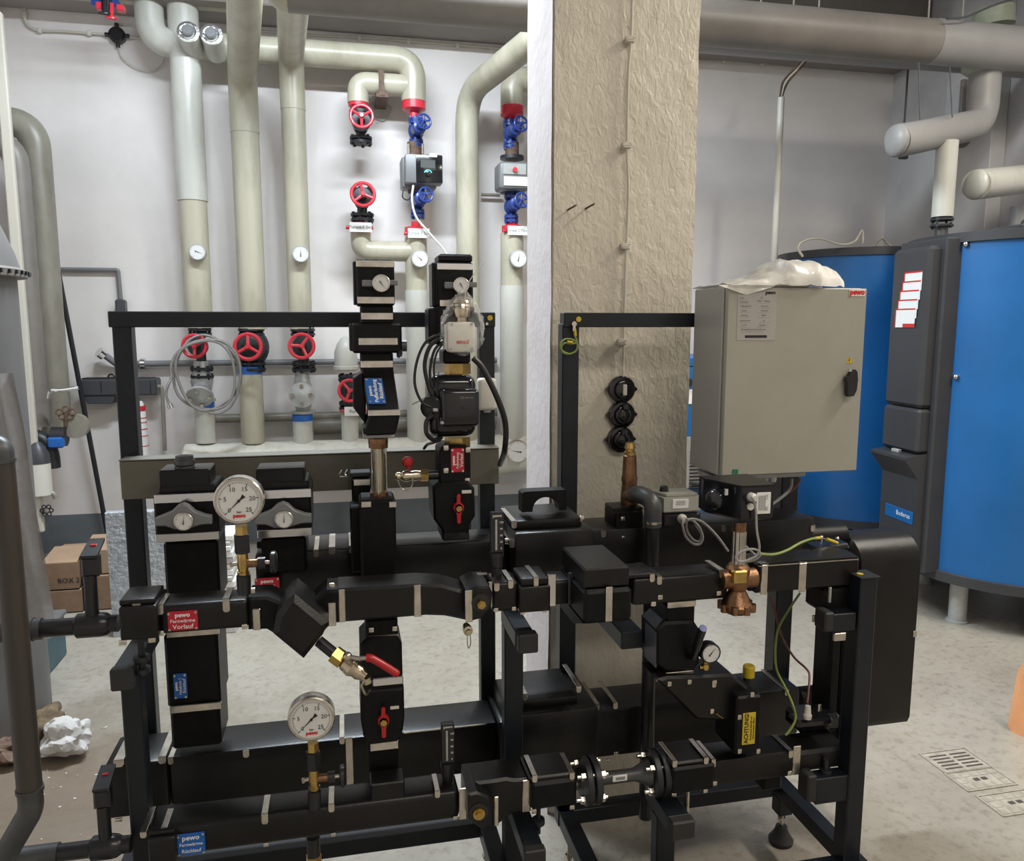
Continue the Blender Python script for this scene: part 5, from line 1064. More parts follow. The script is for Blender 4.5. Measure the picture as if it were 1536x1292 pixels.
part(M().lathe((xs, 1.74, zc), (1, 0, 0), [(0, .03), (.012, .016), (xe - xs - .04, .016), (xe - xs - .012, .028), (xe - xs, .034)], 28), 'pipe', m_gsteel, g)
c = P(930, 1168, Y=1.722); pl = part(M().box(c.x - .019, c.x + .019, 1.7215, 1.725, c.z - .008, c.z + .008, .001), 'label', m_white, g)
part(M().box(c.x - .011, c.x + .013, 1.7208, 1.7216, c.z - .004, c.z + .004), 'barcode', m_grink, pl)
g = T('insulated_return_line', 'lower front black insulated line right of the flanged pipe', 'insulated pipe', P(1130, 1170, Y=YF))
zt, zb_ = px_z(1040, 1150, 1.68), px_z(1040, 1190, 1.68); xA = px_x(1008, 1170, 1.68); xB = px_x(1073, 1165, 1.68)
part(M().box(xA, xB, 1.68, 1.79, zb_, zt, .006), 'valve_shell', m_foam, g); part(M().box(xA, xB - .01, 1.685, 1.785, zt, zt + .012, .004), 'valve_lid', m_lid, g)
clip(g, 1012, 1142, 1.685, .09, .012, .016); clip(g, 1059, 1137, 1.685, .09, .012, .016); clip(g, 1070, 1140, YF - .01, .09, .011, .02)
for px, py in ((1011, 1192), (1058, 1186), (1072, 1175), (1184, 1160)): tab(g, px, py, 1.685, .012, .012)
xC = px_x(1192, 1140, YF); zt2, zb2 = px_z(1130, 1136, YF), px_z(1130, 1171, YF)
part(M().box(xB - .002, xC, YF, YF + .09, zb2 - .004, zt2 + .002, .008, 2), 'insulation_shell', m_lid, g)
xD = px_x(1270, 1130, YF)
part(M().prism([(xC, YF, zb2 + .002), (xD - .012, YF, zb2 + .002), (xD, YF, zb2 + .014), (xD, YF, zt2 - .004), (xC, YF, zt2 - .004)], (0, .09, 0), .008), 'end_shell', m_lid, g)
strap(g, 1190, 1120, 1201, 1163, YF); clip(g, 1186, 1127, YF, .08, .012, .018)
part(M().pb(1146, 1158, 1173, 1186, YF + .02, .06, .004), 'saddle', m_foam, g)
part(M().pb(1200, 1075, 1262, 1100, YF + .07, .08, .01), 'sensor_head', m_gloss, g); part(M().pb(1196, 1080, 1250, 1092, YF + .02, .05, .006), 'sensor_cover', m_gloss, g)
k0, k1 = P(1211, 1078, Y=1.72), P(1211, 1052, Y=1.72); part(M().lathe((k0.x, 1.72, k0.z), (0, 0, 1), [(0, .010), (.01, .011), (.014, .0085), (.034, .007)], 14), 'cable_gland', m_offw, g); tab(g, 1229, 1062, 1.74, .010, .02)
cable([(1211, 1055, 1.72), (1213, 1035, 1.74), (1214, 1012, 1.78), (1208, 1002, 1.80), (1190, 985, 1.84), (1173, 955, 1.88), (1163, 920, 1.90), (1156, 893, 1.92)], 1.7, .003, m_redc, 'sensor_cable', 'dark red sensor wire hanging down to the white gland at lower right')
cable([(1200, 890, 1.84), (1180, 920, 1.86), (1167, 945, 1.88), (1163, 975, 1.88), (1165, 1005, 1.86), (1177, 1030, 1.82), (1190, 1060, 1.76), (1193, 1080, 1.73), (1183, 1098, 1.72), (1178, 1103, 1.72)], 1.8, .0032, m_gy, 'earth_wire', 'green yellow wire hanging down the right unit to the lower sensor')
# pressure regulator column with the yellow warning label
g = T('pressure_regulator', 'black insulated regulator block with a yellow warning label', 'regulator', P(1110, 1100, Y=1.68))
part(M().pp([(985, 1020), (1002, 1016), (1098, 1012), (1140, 1048), (1141, 1080), (1104, 1083), (1045, 1080)], 1.71, .10, .006), 'insulation_shell', m_lid, g)
part(M().pb(1104, 1045, 1141, 1131, 1.675, .11, .005), 'regulator_cover', m_foam, g)
pl = part(M().pb(1114, 1070, 1133, 1117, 1.6735, .003, .0005), 'warning_label', m_yel, g, label='yellow warning label')
c = P(1120, 1093, Y=1.673); text('ACHTUNG!', .0155, c, m_ink, pl, 90, bold=.0003)
c = P(1126.5, 1093, Y=1.673); text('Druckloser Betrieb vor', .0068, c, m_ink, pl, 90); c = P(1130.5, 1093, Y=1.673); text('Wärmezufuhr öffnen', .0068, c, m_ink, pl, 90)
for px, py in ((1109, 1076), (1109, 1127), (1137, 1127), (1004, 1026), (1034, 1023), (1068, 1067), (1128, 1042), (1072, 1024)): tab(g, px, py, 1.675 if px > 1100 else 1.71, .011, .013)
clip(g, 1071, 1022, 1.71, .07, .011, .016)
q = P(1074, 1070, Y=1.708); part(M().cyl(q, P(1085, 1078, Y=1.708), .0016, n=6), 'chain_wire', m_brass, g)
a, b = P(1122, 1036, Y=1.80), P(1122, 994, Y=1.80)
g = T('air_vent', 'short black tube with a yellow cap behind the warning label block', 'vent', (a.x, 1.80, a.z)); part(M().cyl((a.x, 1.80, a.z), (a.x, 1.80, P(1122, 1014, Y=1.80).z), .014, n=20), 'tube', m_rubber, g); part(M().lathe((a.x, 1.80, P(1122, 1015, Y=1.80).z), (0, 0, 1), [(0, .0155), (.028, .0155), (.031, .013)], 20), 'yellow_cap', m_yel, g)
# valve column on the right unit
g = T('insulated_valve', 'black insulated ball valve with a blue-tipped lever above the lower right line', 'valve', P(1013, 1015, Y=1.74))
part(M().pb(1000, 906, 1043, 944, 1.735, .08, .006), 'neck_shell', m_foam, g); part(M().pp([(985, 945), (998, 934), (1041, 932), (1050, 945), (1050, 995), (1041, 1006), (998, 1008), (985, 998)], 1.725, .10, .006), 'valve_shell', m_foam, g)
part(M().pb(998, 1000, 1042, 1030, 1.735, .08, .005), 'lower_neck', m_foam, g)
strap(g, 1002, 902, 1044, 912, 1.733); strap(g, 999, 1008, 1041, 1018, 1.733); part(M().pb(983, 948, 986, 1002, 1.73, .07, .001), 'shell_hinge', m_pvcd, g)
a, b = P(1040, 986, Y=1.70), P(1054, 944, Y=1.66); part(M().tube([P(1030, 985, Y=1.73), a, b], lambda t: .008 + .002 * t, 12), 'lever', m_gloss, g); part(M().cyl(b, P(1055, 942.5, Y=1.657), .0095, n=14), 'blue_tip', m_blue, g)
gg, c, rr = gauge('pressure_gauge', 'small black-rimmed pressure gauge beside the blue-tipped lever', 'gauge', 1067, 981, 14.5, 1.70, 40, depth=.03, black=True)
part(M().cyl((c.x - .004, 1.72, c.z - rr * .9), (c.x - .004, 1.72, c.z - rr * 1.9), .007, n=12).hexn((c.x - .004, 1.72, c.z - rr * 1.3), (c.x - .004, 1.72, c.z - rr * 1.7), .011), 'brass_stem', m_brass, gg); part(M().cyl((c.x - .004, 1.72, c.z - rr * 1.6), (c.x - .02, 1.72, c.z - rr * 1.65), .005), 'vent_screw', m_brass, gg)
# valve column of the left unit, below and above the supply line
def butterfly(g, px, py, Y, s=1.0):
    c = P(px, py, Y=Y); m = M(); m.lathe(c, (0, -1, 0), [(0, .0135 * s), (.012, .0135 * s), (.016, .011 * s)], 20)
    m.prism([c + Vector((x * s, -.010, z * s)) for x, z in ((-.010, .0), (-.005, .018), (-.0045, .034), (0, .037), (.0045, .034), (.004, .018), (.010, 0), (.005, -.018), (.0045, -.036), (0, -.039), (-.0045, -.036), (-.005, -.018))], (0, -.006, 0), .001)
    h = part(m, 'butterfly_handle', m_red, g, label='red butterfly handle'); part(M().hexn(c + Vector((0, -.016, 0)), c + Vector((0, -.021, 0)), .008 * s).cyl(c + Vector((0, -.021, 0)), c + Vector((0, -.023, 0)), .004 * s), 'nut', m_brass, h)
g = T('insulated_valve', 'black insulated valve with red butterfly handle below the supply line', 'valve', P(575, 1115, Y=1.76)); Y = 1.765
part(M().pb(548, 928, 597, 966, Y, .09, .006), 'neck_shell', m_foam, g); part(M().pp([(540, 968), (551, 957), (596, 955), (603, 966), (605, 1040), (541, 1040)], Y - .01, .11, .006), 'upper_shell', m_foam, g); part(M().pp([(541, 1036), (606, 1032), (607, 1078), (604, 1100), (596, 1114), (556, 1119), (545, 1106), (541, 1080)], Y - .015, .12, .006), 'valve_shell', m_foam, g)
part(M().pb(553, 1108, 598, 1178, Y + .01, .10, .006), 'lower_neck', m_foam, g)
strap(g, 552, 953, 598, 965, Y); strap(g, 555, 1113, 598, 1126, Y - .004); part(M().pb(559, 1017, 605, 1029, Y - .024, .014, .002), 'strap', m_chrome, g); tab(g, 557, 945, Y, .012, .012); tab(g, 592, 943, Y, .012, .012)
butterfly(g, 575, 1079, Y - .016); q = P(592, 1062, Y=Y - .017); part(M().box(q.x - .010, q.x + .010, q.y, q.y + .003, q.z - .0035, q.z + .0035), 'type_sticker', m_offw, g)
g = T('insulated_riser', 'plain square black riser carrying the sight glass', 'insulated pipe', P(568, 870, Y=1.88))
part(M().pb(541, 750, 595, 905, 1.88, .10, .006), 'insulation_shell', m_foam, g); strap(g, 542, 753, 557, 762, 1.879); strap(g, 584, 753, 595, 762, 1.879)
part(M().pb(526, 760, 544, 860, 1.93, .07, .004), 'side_shell', m_foam, g)
part(M().pb(528, 718, 556, 775, 2.0, .07, .004), 'rear_stub_shell', m_foam, g); strap(g, 530, 719, 556, 729, 1.999)
q = P(543, 712, Y=2.03); m = M().pb(525, 709, 556, 716, 2.0, .05, .002); part(m, 'bracket', m_iron, g); part(M().tube([P(525, 715, Y=2.02), P(510, 715, Y=2.02), P(509, 712, Y=2.02), P(513, 705, Y=2.02)], .0018, 6).tube([P(519, 713, Y=2.0), P(517, 711, Y=2.0), P(521, 704, Y=2.0)], .0018, 6), 'wire_hooks', m_chrome, g)
g = T('sight_glass', 'clear cylindrical sight glass with brass fittings above the square riser', 'sight glass', P(568, 752, Y=1.93)); x = px_x(568, 700, 1.93)
def zz(py): return px_z(568, py, 1.93)
part(M().lathe((x, 1.93, zz(738)), (0, 0, 1), [(0, .018), (zz(672) - zz(738), .018)], 28, caps=False).lathe((x, 1.93, zz(738)), (0, 0, 1), [(0, .0155), (zz(672) - zz(738), .0155)], 28, caps=False), 'glass_tube', m_lglass, g)
part(M().cyl((x, 1.93, zz(740)), (x, 1.93, zz(672)), .0065, n=14), 'inner_rod', m_nickel, g)
for t in (.4, 2.5, 4.6): q = (x + math.cos(t) * .0195, 1.93 + math.sin(t) * .0195); part(M().cyl((q[0], q[1], zz(740)), (q[0], q[1], zz(672)), .0028, n=8), 'tie_rod', m_steel, g)
part(M().hexn((x, 1.93, zz(753)), (x, 1.93, zz(744)), .023).cyl((x, 1.93, zz(744)), (x, 1.93, zz(738)), .0225), 'lower_fitting', m_bronze, g); part(M().hexn((x, 1.93, zz(672)), (x, 1.93, zz(665)), .024).cyl((x, 1.93, zz(665)), (x, 1.93, zz(657)), .0245), 'upper_fitting', m_bronze, g)
# blue-labelled filling column
g = T('insulated_valve_column', 'tall black insulated column with silver bands and a blue plate', 'insulated pipe', P(566, 655, Y=1.93)); Y = 1.93
def stack(g, items):
    for it in items:
        k = it[0]
        if k == 'b': part(M().pb(*it[1:5], it[5], it[6], .005), 'insulation_shell', m_foam, g)
        elif k == 's': part(M().pb(*it[1:5], it[5] - .003, .01, .0012), 'strap', m_chrome if len(it) > 6 else m_steel, g)
stack(g, [('b', 534, 389, 592, 459, Y, .10), ('b', 541, 457, 590, 487, Y + .01, .085), ('b', 528, 485, 603, 530, Y - .01, .12), ('b', 541, 528, 590, 560, Y + .01, .085), ('b', 545, 640, 592, 655, Y - .01, .1),
          ('s', 534, 391, 592, 401, Y), ('s', 536, 445, 592, 456, Y), ('s', 542, 469, 590, 480, Y + .01), ('s', 541, 541, 590, 552, Y + .01), ('s', 538, 507, 597, 518, Y - .01)])
part(M().pb(530, 392, 535, 457, Y + .02, .07, .002), 'side_rib', m_lid, g); part(M().pb(524, 486, 529, 527, Y + .0, .08, .002), 'side_rib', m_lid, g)
a0, a1, a2, a3 = P(542, 554, Y=Y + .01), P(590, 554, Y=Y + .01), P(600, 622, Y=Y - .06), P(553, 624, Y=Y - .06)
part(M().prism([a0, a1, a2, a3], (0, .09, 0), .003), 'slanted_shell', m_lid, g)
part(M().pp([(530, 568), (542, 560), (549, 600), (549, 640), (545, 632), (530, 612)], Y - .01, .10, .003), 'side_wing', m_foam, g)
part(M().pp([(554, 622), (600, 620), (598, 634), (593, 652), (550, 654), (548, 645)], Y - .062, .13, .004), 'lower_shell', m_foam, g)
part(M().pb(552, 615, 601, 624, Y - .066, .01, .001), 'strap', m_steel, g); part(M().pb(545, 652, 592, 658, Y - .02, .1, .002), 'base_flange', m_castg, g)
# blue plate lying on the slanted shell
u_ = (a3 - a0); e1 = (a1 - a0).normalized(); e2 = u_.normalized(); nn = e1.cross(-e2).normalized()
if nn.y > 0: nn = -nn
def SL(s, t, d=0): return a0 + e1 * s + e2 * t + nn * d
m = M().prism([SL(.003, .028, .002), SL(.045, .028, .002), SL(.045, .098, .002), SL(.003, .098, .002)], nn * .003); pl = part(m, 'label_plate', m_plblue, g)
fm = Matrix.Identity(3); fm.col[0] = e1; fm.col[1] = -e2; fm.col[2] = nn; fc = fm.to_4x4()
for i, s in enumerate(('pewo', 'Pufferladung', 'Rücklauf')): text(s, .0125, SL(.0125 + i * .0125, .063, .0055), m_white, pl, 90, face=fc, bold=.0003)
for s, t in ((.008, .033), (.040, .033), (.008, .093), (.040, .093)): part(M().cyl(SL(s, t, .005), SL(s, t, .007), .003, n=10), 'screw', m_steel, pl)
c = P(605, 519, Y=Y + .03); part(M().cyl(P(600, 519, Y=Y + .03), P(610, 519, Y=Y + .03), .014, n=16).cyl(P(596, 519, Y=Y + .03), P(602, 519, Y=Y + .03), .02), 'side_union', m_gsteel, g)
part(M().torus(P(598, 532, Y=Y - .01), (1, .4, 0), .006, .003, 14, 6).torus(P(601, 530, Y=Y - .01), (1, -.4, 0), .006, .003, 14, 6), 'cable_tie', m_bplas, g)
def bar_therm(px, py, rp, Y, l, r_, lab, ang):
    gg, c, rr = gauge('bar_thermometer', lab, 'thermometer', px, py, rp, Y - .02, ang, depth=.02)
    part(M().pb(l, py - 5, px - rp + 1, py + 5, Y - .012, .012, .002), 'side_bar', m_pumpg, gg); part(M().pb(px + rp - 1, py - 5, r_, py + 3, Y - .012, .012, .002), 'side_bar', m_pumpg, gg)
bar_therm(572, 425, 13.5, Y, 543, 597, 'bar-mounted thermometer on the column with the blue plate', 145)
bar_therm(692, 428, 12, Y - .01, 667, 716, 'bar-mounted thermometer above the bagged white sensor', 150)
# pump column
g = T('insulated_valve_column', 'black insulated column with silver band behind the bagged white sensor', 'insulated pipe', P(690, 540, Y=1.94))
stack(g, [('b', 658, 381, 709, 394, 1.94, .09), ('b', 655, 393, 710, 460, 1.93, .10), ('b', 656, 458, 712, 505, 1.93, .10), ('b', 665, 525, 706, 546, 1.95, .09), ('s', 656, 395, 710, 405, 1.93, 1), ('s', 660, 450, 709, 460, 1.93)])
part(M().pb(648, 394, 656, 460, 1.955, .07, .002), 'side_rib', m_lid, g); part(M().pb(643, 462, 661, 517, 1.94, .09, .004), 'side_box', m_foam, g); strap(g, 644, 463, 660, 476, 1.939) if False else None
c = P(686, 552, Y=1.99); part(M().hexn((c.x, 1.99, P(686, 561, Y=1.99).z), (c.x, 1.99, P(686, 545, Y=1.99).z), .034), 'union_nut', m_brass, g)
g = T('circulation_pump', 'glossy black circulation pump with a round-cornered head and red-plated valve below', 'pump', P(684, 650, Y=1.93))
part(M().pb(644, 563, 716, 657, 1.92, .12, .026, 4), 'insulation_shell', m_gloss, g)
part(M().pb(662, 584, 720, 641, 1.86, .07, .012, 3), 'electronics_head', m_gloss, g)
part(M().lathe(P(652, 610, Y=1.93), (-.4, -1, 0), [(0, .03), (.03, .028), (.035, .02)], 22), 'motor_cap', m_bplas, g)
for px, py in ((674, 591), (653, 615), (664, 634)): part(M().box(P(px, py, Y=1.87).x - .006, P(px, py, Y=1.87).x + .006, 1.862, 1.875, P(px, py, Y=1.87).z - .004, P(px, py, Y=1.87).z + .004, .002), 'metal_clip', m_castg, g)
text('CE', .008, P(693, 597, Y=1.8595), m_grink, g); text('WPS DC', .006, P(704, 597, Y=1.8595), m_grink, g); k = P(694, 613, Y=1.8595); part(M().cyl(k, k + Vector((0, -.001, 0)), .003, n=10), 'indicator', m_ink, g)
c = P(686, 662, Y=1.98); part(M().hexn((c.x, 1.98, P(686, 671, Y=1.98).z), (c.x, 1.98, P(686, 655, Y=1.98).z), .033), 'union_nut', m_brass, g)
g = T('insulated_valve', 'black insulated valve with red plate and butterfly handle under the pump', 'valve', P(684, 810, Y=1.92)); Y = 1.93
part(M().pp([(659, 676), (665, 668), (700, 668), (706, 676), (706, 722), (702, 728), (664, 728), (659, 722)], Y, .09, .004), 'upper_shell', m_foam, g)
part(M().pp([(663, 724), (703, 722), (712, 733), (713, 775), (704, 788), (704, 808), (664, 811), (663, 796), (651, 780), (649, 733)], Y - .01, .11, .006), 'valve_shell', m_foam, g)
part(M().pb(665, 800, 704, 811, Y - .014, .02, .002), 'strap', m_gloss, g)
sign(g, 676, 673, 696, 708, Y, m_plred, ['pewo', 'Pufferladung', 'Vorlauf'], 90); butterfly(g, 687, 761, Y - .012)
for px, py in ((669, 672), (702, 675), (669, 706), (701, 721)): tab(g, px, py, Y, .013, .014)
q = P(700, 738, Y=Y - .012); part(M().box(q.x - .012, q.x + .012, q.y, q.y + .003, q.z - .004, q.z + .004), 'type_sticker', m_offw, g)
g = T('drain_cock', 'small brass drain cock with red cap in front of the khaki trough', 'valve', P(620, 712, Y=1.95)); Y = 1.95
part(M().tube([P(641, 713, Y=Y), P(665, 712, Y=Y)], .012, 14), 'black_pipe', m_bplas, g); part(M().hexn(P(631, 713, Y=Y), P(642, 713, Y=Y), .017), 'nut', m_brass, g)
a = P(593, 715, Y=Y); ax = P(631, 713, Y=Y) - a; part(M().lathe(a, ax, [(0, .007), (.004, .011), (.012, .011), (.014, .008), (.018, .013), (.03, .015), (.038, .012), (.05, .014), (.06, .012), (ax.length, .013)], 20), 'body', m_nickel, g)
part(M().lathe(P(613, 703, Y=Y), (-.15, 0, 1), [(0, .006), (.008, .007), (.010, .013), (.018, .015), (.026, .012), (.03, .006)], 14).pb(605, 690, 618, 698, Y - .01, .02, .004), 'red_cap', m_red, g)
pts = [P(*q, Y=Y - .01) for q in ((597, 720), (600, 729), (606, 735), (613, 735), (618, 728), (619, 720))]; part(M().smooth_tube(pts, .0012, 6), 'chain', m_steel, g, kind='stuff')
# bag over the white sensor box
g = T('sensor_box', 'white square sensor box with red lettering wrapped in a clear plastic bag', 'sensor', P(690, 535, Y=1.88)); Y = 1.875
part(M().pb(671, 483, 713, 529, Y, .045, .008, 2), 'housing', m_offw, g); part(M().pb(667, 487, 674, 525, Y + .01, .04, .003), 'side_flange', m_offw, g); text('emad', .0145, P(694, 513, Y=Y - .001), m_pinkl, g, bold=.0004, sx=.95)
for px, py in ((678, 487), (708, 486), (676, 524), (708, 523)): k = P(px, py, Y=Y - .001); part(M().cyl(k, k + Vector((0, .004, 0)), .0035, n=12), 'screw', m_castg, g)
c = P(692, 468, Y=1.895); part(M().lathe((c.x, 1.895, P(692, 484, Y=1.895).z), (0, 0, 1), [(0, .012), (.012, .013), (.013, .018), (.03, .022), (.036, .020), (.038, .023), (.044, .021), (.047, .023), (.053, .020), (.056, .021), (.062, .014)], 22), 'threaded_neck', m_nickel, g)
bm = bmesh.new(); bmesh.ops.create_icosphere(bm, subdivisions=5, radius=1)
cb = P(693, 488, Y=1.89); up_ = P(693, 437, Y=1.89).z; dn_ = P(693, 534, Y=1.89).z
for v in bm.verts:
    d = v.co.copy(); z = dn_ + (up_ - dn_) * (d.z * .5 + .5); t = (z - dn_) / (up_ - dn_)
    wx = (.047 if t < .52 else .047 - (t - .52) * .062); n = noise.noise(d * 4.2) * .007 + abs(noise.noise(d * 8)) * .009
    sx = max(-1, min(1, d.x * 1.35)); v.co = Vector((cb.x + (wx + n) * sx, cb.y + (.032 + n) * max(-1, min(1, d.y * 1.3)), z + n))
single(bm, 'plastic_bag', m_bag, 'clear crinkled plastic bag pulled over the white sensor box', 'bag', ang=60)
cable([(697, 452, 1.86), (700, 430, 1.855), (712, 410, 1.85), (725, 394, 1.85)], 1.86, .0012, m_offw, 'cable_tie', 'thin white cable tie sticking up from the plastic bag')
# cables round the pump
for i, (pix, rr) in enumerate((([(664, 500), (640, 512), (626, 540), (622, 575), (632, 602), (648, 612)], .0034), ([(664, 505), (645, 520), (637, 548), (643, 580), (650, 596)], .005), ([(668, 510), (652, 525), (645, 555), (647, 575), (655, 592)], .0034), ([(664, 516), (655, 530), (651, 550), (652, 570)], .0026))):
    cable(pix, 1.90 + .012 * i, rr, m_bcable, 'pump_cable', ('outermost black cable bowing left of the black pump', 'thickest black cable bowing left of the black pump', 'third black cable from the left beside the black pump', 'thin innermost black cable beside the black pump')[i])
cable([(658, 558), (655, 575), (647, 590), (632, 600), (618, 607)], 1.88, .0010, m_bcable, 'wire_end', 'thin loose wire end sticking out left of the black pump')
cable([(710, 537, 1.90), (724, 553, 1.90), (745, 595, 1.90), (758, 635, 1.92), (757, 675, 1.95), (750, 697, 2.06)], 1.9, .0075, m_bcable, 'corrugated_hose', 'thick black cable arching right of the pump into the trough end')
cable([(650, 622, 1.88), (640, 632, 1.88), (640, 650, 1.88), (650, 660, 1.9), (662, 656, 1.92)], 1.9, .0055, m_bcable, 'pump_cable', 'short fat black cable loop at the lower left of the pump')
cable([(636, 673, 2.07), (641, 667, 2.05), (650, 664, 1.98), (660, 660, 1.93)], 1.9, .004, m_bcable, 'pump_cable', 'black cable running from the pump down to the trough lid')
g = T('junction_box', 'small cream junction box on the frame post right of the pump', 'junction box', P(733, 620, Y=2.12)); part(M().pb(718, 568, 746, 616, 2.10, .045, .010, 3), 'housing', m_offw, g); k = P(732, 619, Y=2.11); part(M().cyl((k.x, 2.12, k.z), (k.x, 2.12, k.z + .012), .010), 'gland', m_castg, g)
# ball valve with red lever on the strainer
g = T('ball_valve', 'nickel ball valve with a long red lever hanging from the strainer cover', 'valve', P(530, 1005, Y=1.67))
ya, yb = 1.68, 1.64; a = P(478, 962, Y=1.70); b_ = P(505, 984, Y=1.68); c_ = P(549, 1017, Y=1.655)
part(M().cyl(a, b_, .0125, n=18), 'black_pipe', m_bplas, g); ax = (c_ - b_)
part(M().hexn(b_ - ax * .1, b_ + ax * .22, .020), 'brass_nut', m_brass, g)
part(M().lathe(b_ + ax * .22, ax, [(0, .014), (.004, .018), (.016, .020), (.024, .022), (.032, .018), (.036, .016), (.044, .017), (.052, .013), (.06, .011)], 20), 'body', m_nickel, g)
k = P(521, 985, Y=1.645); part(M().cyl(b_ + ax * .55, k, .008).ball(k, .010), 'stem', m_nickel, g)
pl_ = [k, P(541, 988, Y=1.64), P(553, 987, Y=1.635)]; part(M().tube([k, P(537, 988, Y=1.64), P(552, 987, Y=1.636)], .005, 8), 'lever_root', m_steel, g)
l0, l1, l2 = P(550, 987, Y=1.636), P(572, 996, Y=1.632), P(594, 1010, Y=1.63)
m = M().tube([l0, P(556, 987, Y=1.634), l1, l2], lambda t: .0085, 12, bend=.02); m.ball(l2, .0085); part(m, 'lever', m_red, g, label='red plastic sleeve')
part(M().cyl(c_, c_ + Vector((.004, 0, -.012)), .010).smooth_tube([P(547, 1018, Y=1.65), P(543, 1030, Y=1.65), P(549, 1042, Y=1.66), P(555, 1035, Y=1.68)], .003, 6), 'cap_and_chain', m_nickel, g)
g = T('drain_fitting', 'small nickel drain cap with a chain under the brass plug elbow', 'fitting', P(701, 945, Y=1.70)); k = P(701, 944, Y=1.69); part(M().lathe(k, (0, -1, 0), [(-.02, .008), (0, .011), (.012, .011), (.014, .006), (.02, .005)], 18), 'cap', m_nickel, g)
pts = [P(*q, Y=1.685) for q in ((701, 950), (701, 965), (703, 973), (706, 965), (705, 952))]; part(M().smooth_tube(pts, .0013, 6), 'chain', m_steel, g, kind='stuff')
# big pressure gauges
def big_gauge(px, py, rp, Y, lab, base_py):
    gg, c, rr = gauge('pressure_gauge', lab, 'gauge', px, py, rp, Y, 225, nums=['0', '5', '10', '15', '20', '25'], depth=.04, brand='pewo')
    def z(p): return px_z(px, p, Y + .02)
    x = c.x; y = Y + .02; d = base_py - (py + rp)
    zs = [z(py + rp - 2 + d * k) for k in (0, .13, .14, .40, .41, .72, .73, 1)]
    part(M().hexn((x, y, zs[1]), (x, y, zs[0]), .013), 'brass_neck', m_brass, gg); part(M().hexn((x, y, zs[3]), (x, y, zs[2]), .0165), 'black_nut', m_bplas, gg)
    part(M().lathe((x, y, zs[5]), (0, 0, 1), [(0, .012), (.006, .013), (.008, .010), ((zs[4] - zs[5]) * .5, .012), ((zs[4] - zs[5]), .0105)], 18), 'test_valve', m_brass, gg)
    part(M().cyl((x, y, zs[7]), (x, y, zs[6]), .0145, n=18), 'black_sleeve', m_bplas, gg)
    zm = (zs[4] + zs[5]) / 2; m = M().cyl((x, y, zm), (x + .032, y, zm), .009, n=14); part(m, 'side_branch', m_bronze, gg); part(M().cyl((x - .022, y, zm), (x, y, zm + .002), .004).hexn((x - .026, y, zm - .001), (x - .02, y, zm), .006), 'test_screw', m_steel, gg)
    part(M().cyl((x + .030, y, zm), (x + .046, y, zm), .0125, n=14), 'packing_nut', m_bplas, gg); part(M().cyl((x + .046, y, zm), (x + .058, y, zm), .004), 'spindle', m_steel, gg)
    part(M().lathe((x + .056, y, zm), (1, 0, 0), [(0, .02), (.003, .024), (.010, .024), (.014, .018)], 24), 'hand_knob', m_bplas, gg); return gg
big_gauge(358, 752, 38.5, 1.68, 'upper big round pressure gauge between the two black risers', 893)
big_gauge(467, 1080, 36, 1.68, 'lower big round pressure gauge above the return line', 1214)
g = T('drain_stub', 'short black and brass stub hanging below the return line', 'fitting', P(470, 1290, Y=1.74)); k = P(470, 1262, Y=1.74); part(M().cyl((k.x, 1.74, k.z - .035), (k.x, 1.74, k.z + .01), .015), 'black_sleeve', m_bplas, g); part(M().hexn((k.x, 1.74, k.z - .06), (k.x, 1.74, k.z - .035), .018), 'brass_nut', m_brass, g)
# strip thermometers
def strip_th(px, t, b, base, Y, lab):
    g = T('strip_thermometer', lab, 'thermometer', P(px, base, Y=Y), 'black strip thermometers'); pl = part(M().pb(px - 10, t, px + 10, b, Y, .016, .002), 'scale_housing', m_bplas, g)
    part(M().pb(px - 3.0, t + 11, px - 0, b - 4, Y - .001, .003, .0006), 'glass_tube', m_castg, g); text('pewo', .0095, P(px, t + 5, Y=Y - .0008), m_offw, pl, bold=.0002)
    for i, s in enumerate(('120', '90', '60', '30', '0')): text(s, .0068, P(px + 6.0, t + 15 + i * (b - t - 22) / 4, Y=Y - .0008), m_white, pl)
    c = P(px, b, Y=Y); x = c.x; z1 = px_z(px, base, Y + .01); zt = c.z
    part(M().lathe((x, Y + .01, z1), (0, 0, 1), [(0, .0125), ((zt - z1) * .45, .0125), ((zt - z1) * .47, .0145), ((zt - z1) * .8, .0145), ((zt - z1) * .82, .017), ((zt - z1), .017)], 20), 'pocket', m_bplas, g)
strip_th(746, 769, 830, 868, 1.74, 'black strip thermometer on the upper supply line')
strip_th(672, 1086, 1146, 1182, 1.74, 'black strip thermometer on the lower return line')
# safety valve, drain elbow and downpipe
g = T('safety_valve', 'copper coloured safety valve with a brass cap in front of the column', 'valve', P(943, 765, Y=2.06)); Y = 2.06; x = px_x(944, 720, Y)
def zs_(py): return px_z(944, py, Y)
part(M().lathe((x, Y, zs_(762)), (0, 0, 1), [(0, .022), (.008, .024), (.03, .024), (zs_(725) - zs_(762), .021), (zs_(718) - zs_(762), .023), (zs_(712) - zs_(762), .0205), (zs_(684) - zs_(762), .0185), (zs_(682) - zs_(762), .014)], 22), 'body', m_bronze, g)
part(M().lathe((x, Y, zs_(683)), (0, 0, 1), [(0, .0155), (.010, .0165), (.012, .0125), (.018, .0125), (.020, .0155), (.036, .012)], 16), 'brass_cap', m_brass, g); part(M().cyl((x - .002, Y, zs_(742)), P(957, 745, Y=2.0), .021), 'outlet', m_bronze, g)
g = T('discharge_pipe', 'dark plastic discharge pipe with a wide elbow dropping from the safety valve', 'pipe', P(970, 1260, Y=1.93)); xx = px_x(976, 900, 1.93)
e0 = P(950, 742, Y=2.04); e1_ = P(962, 744, Y=1.98); top = Vector((xx, 1.93, px_z(976, 752, 1.93)))
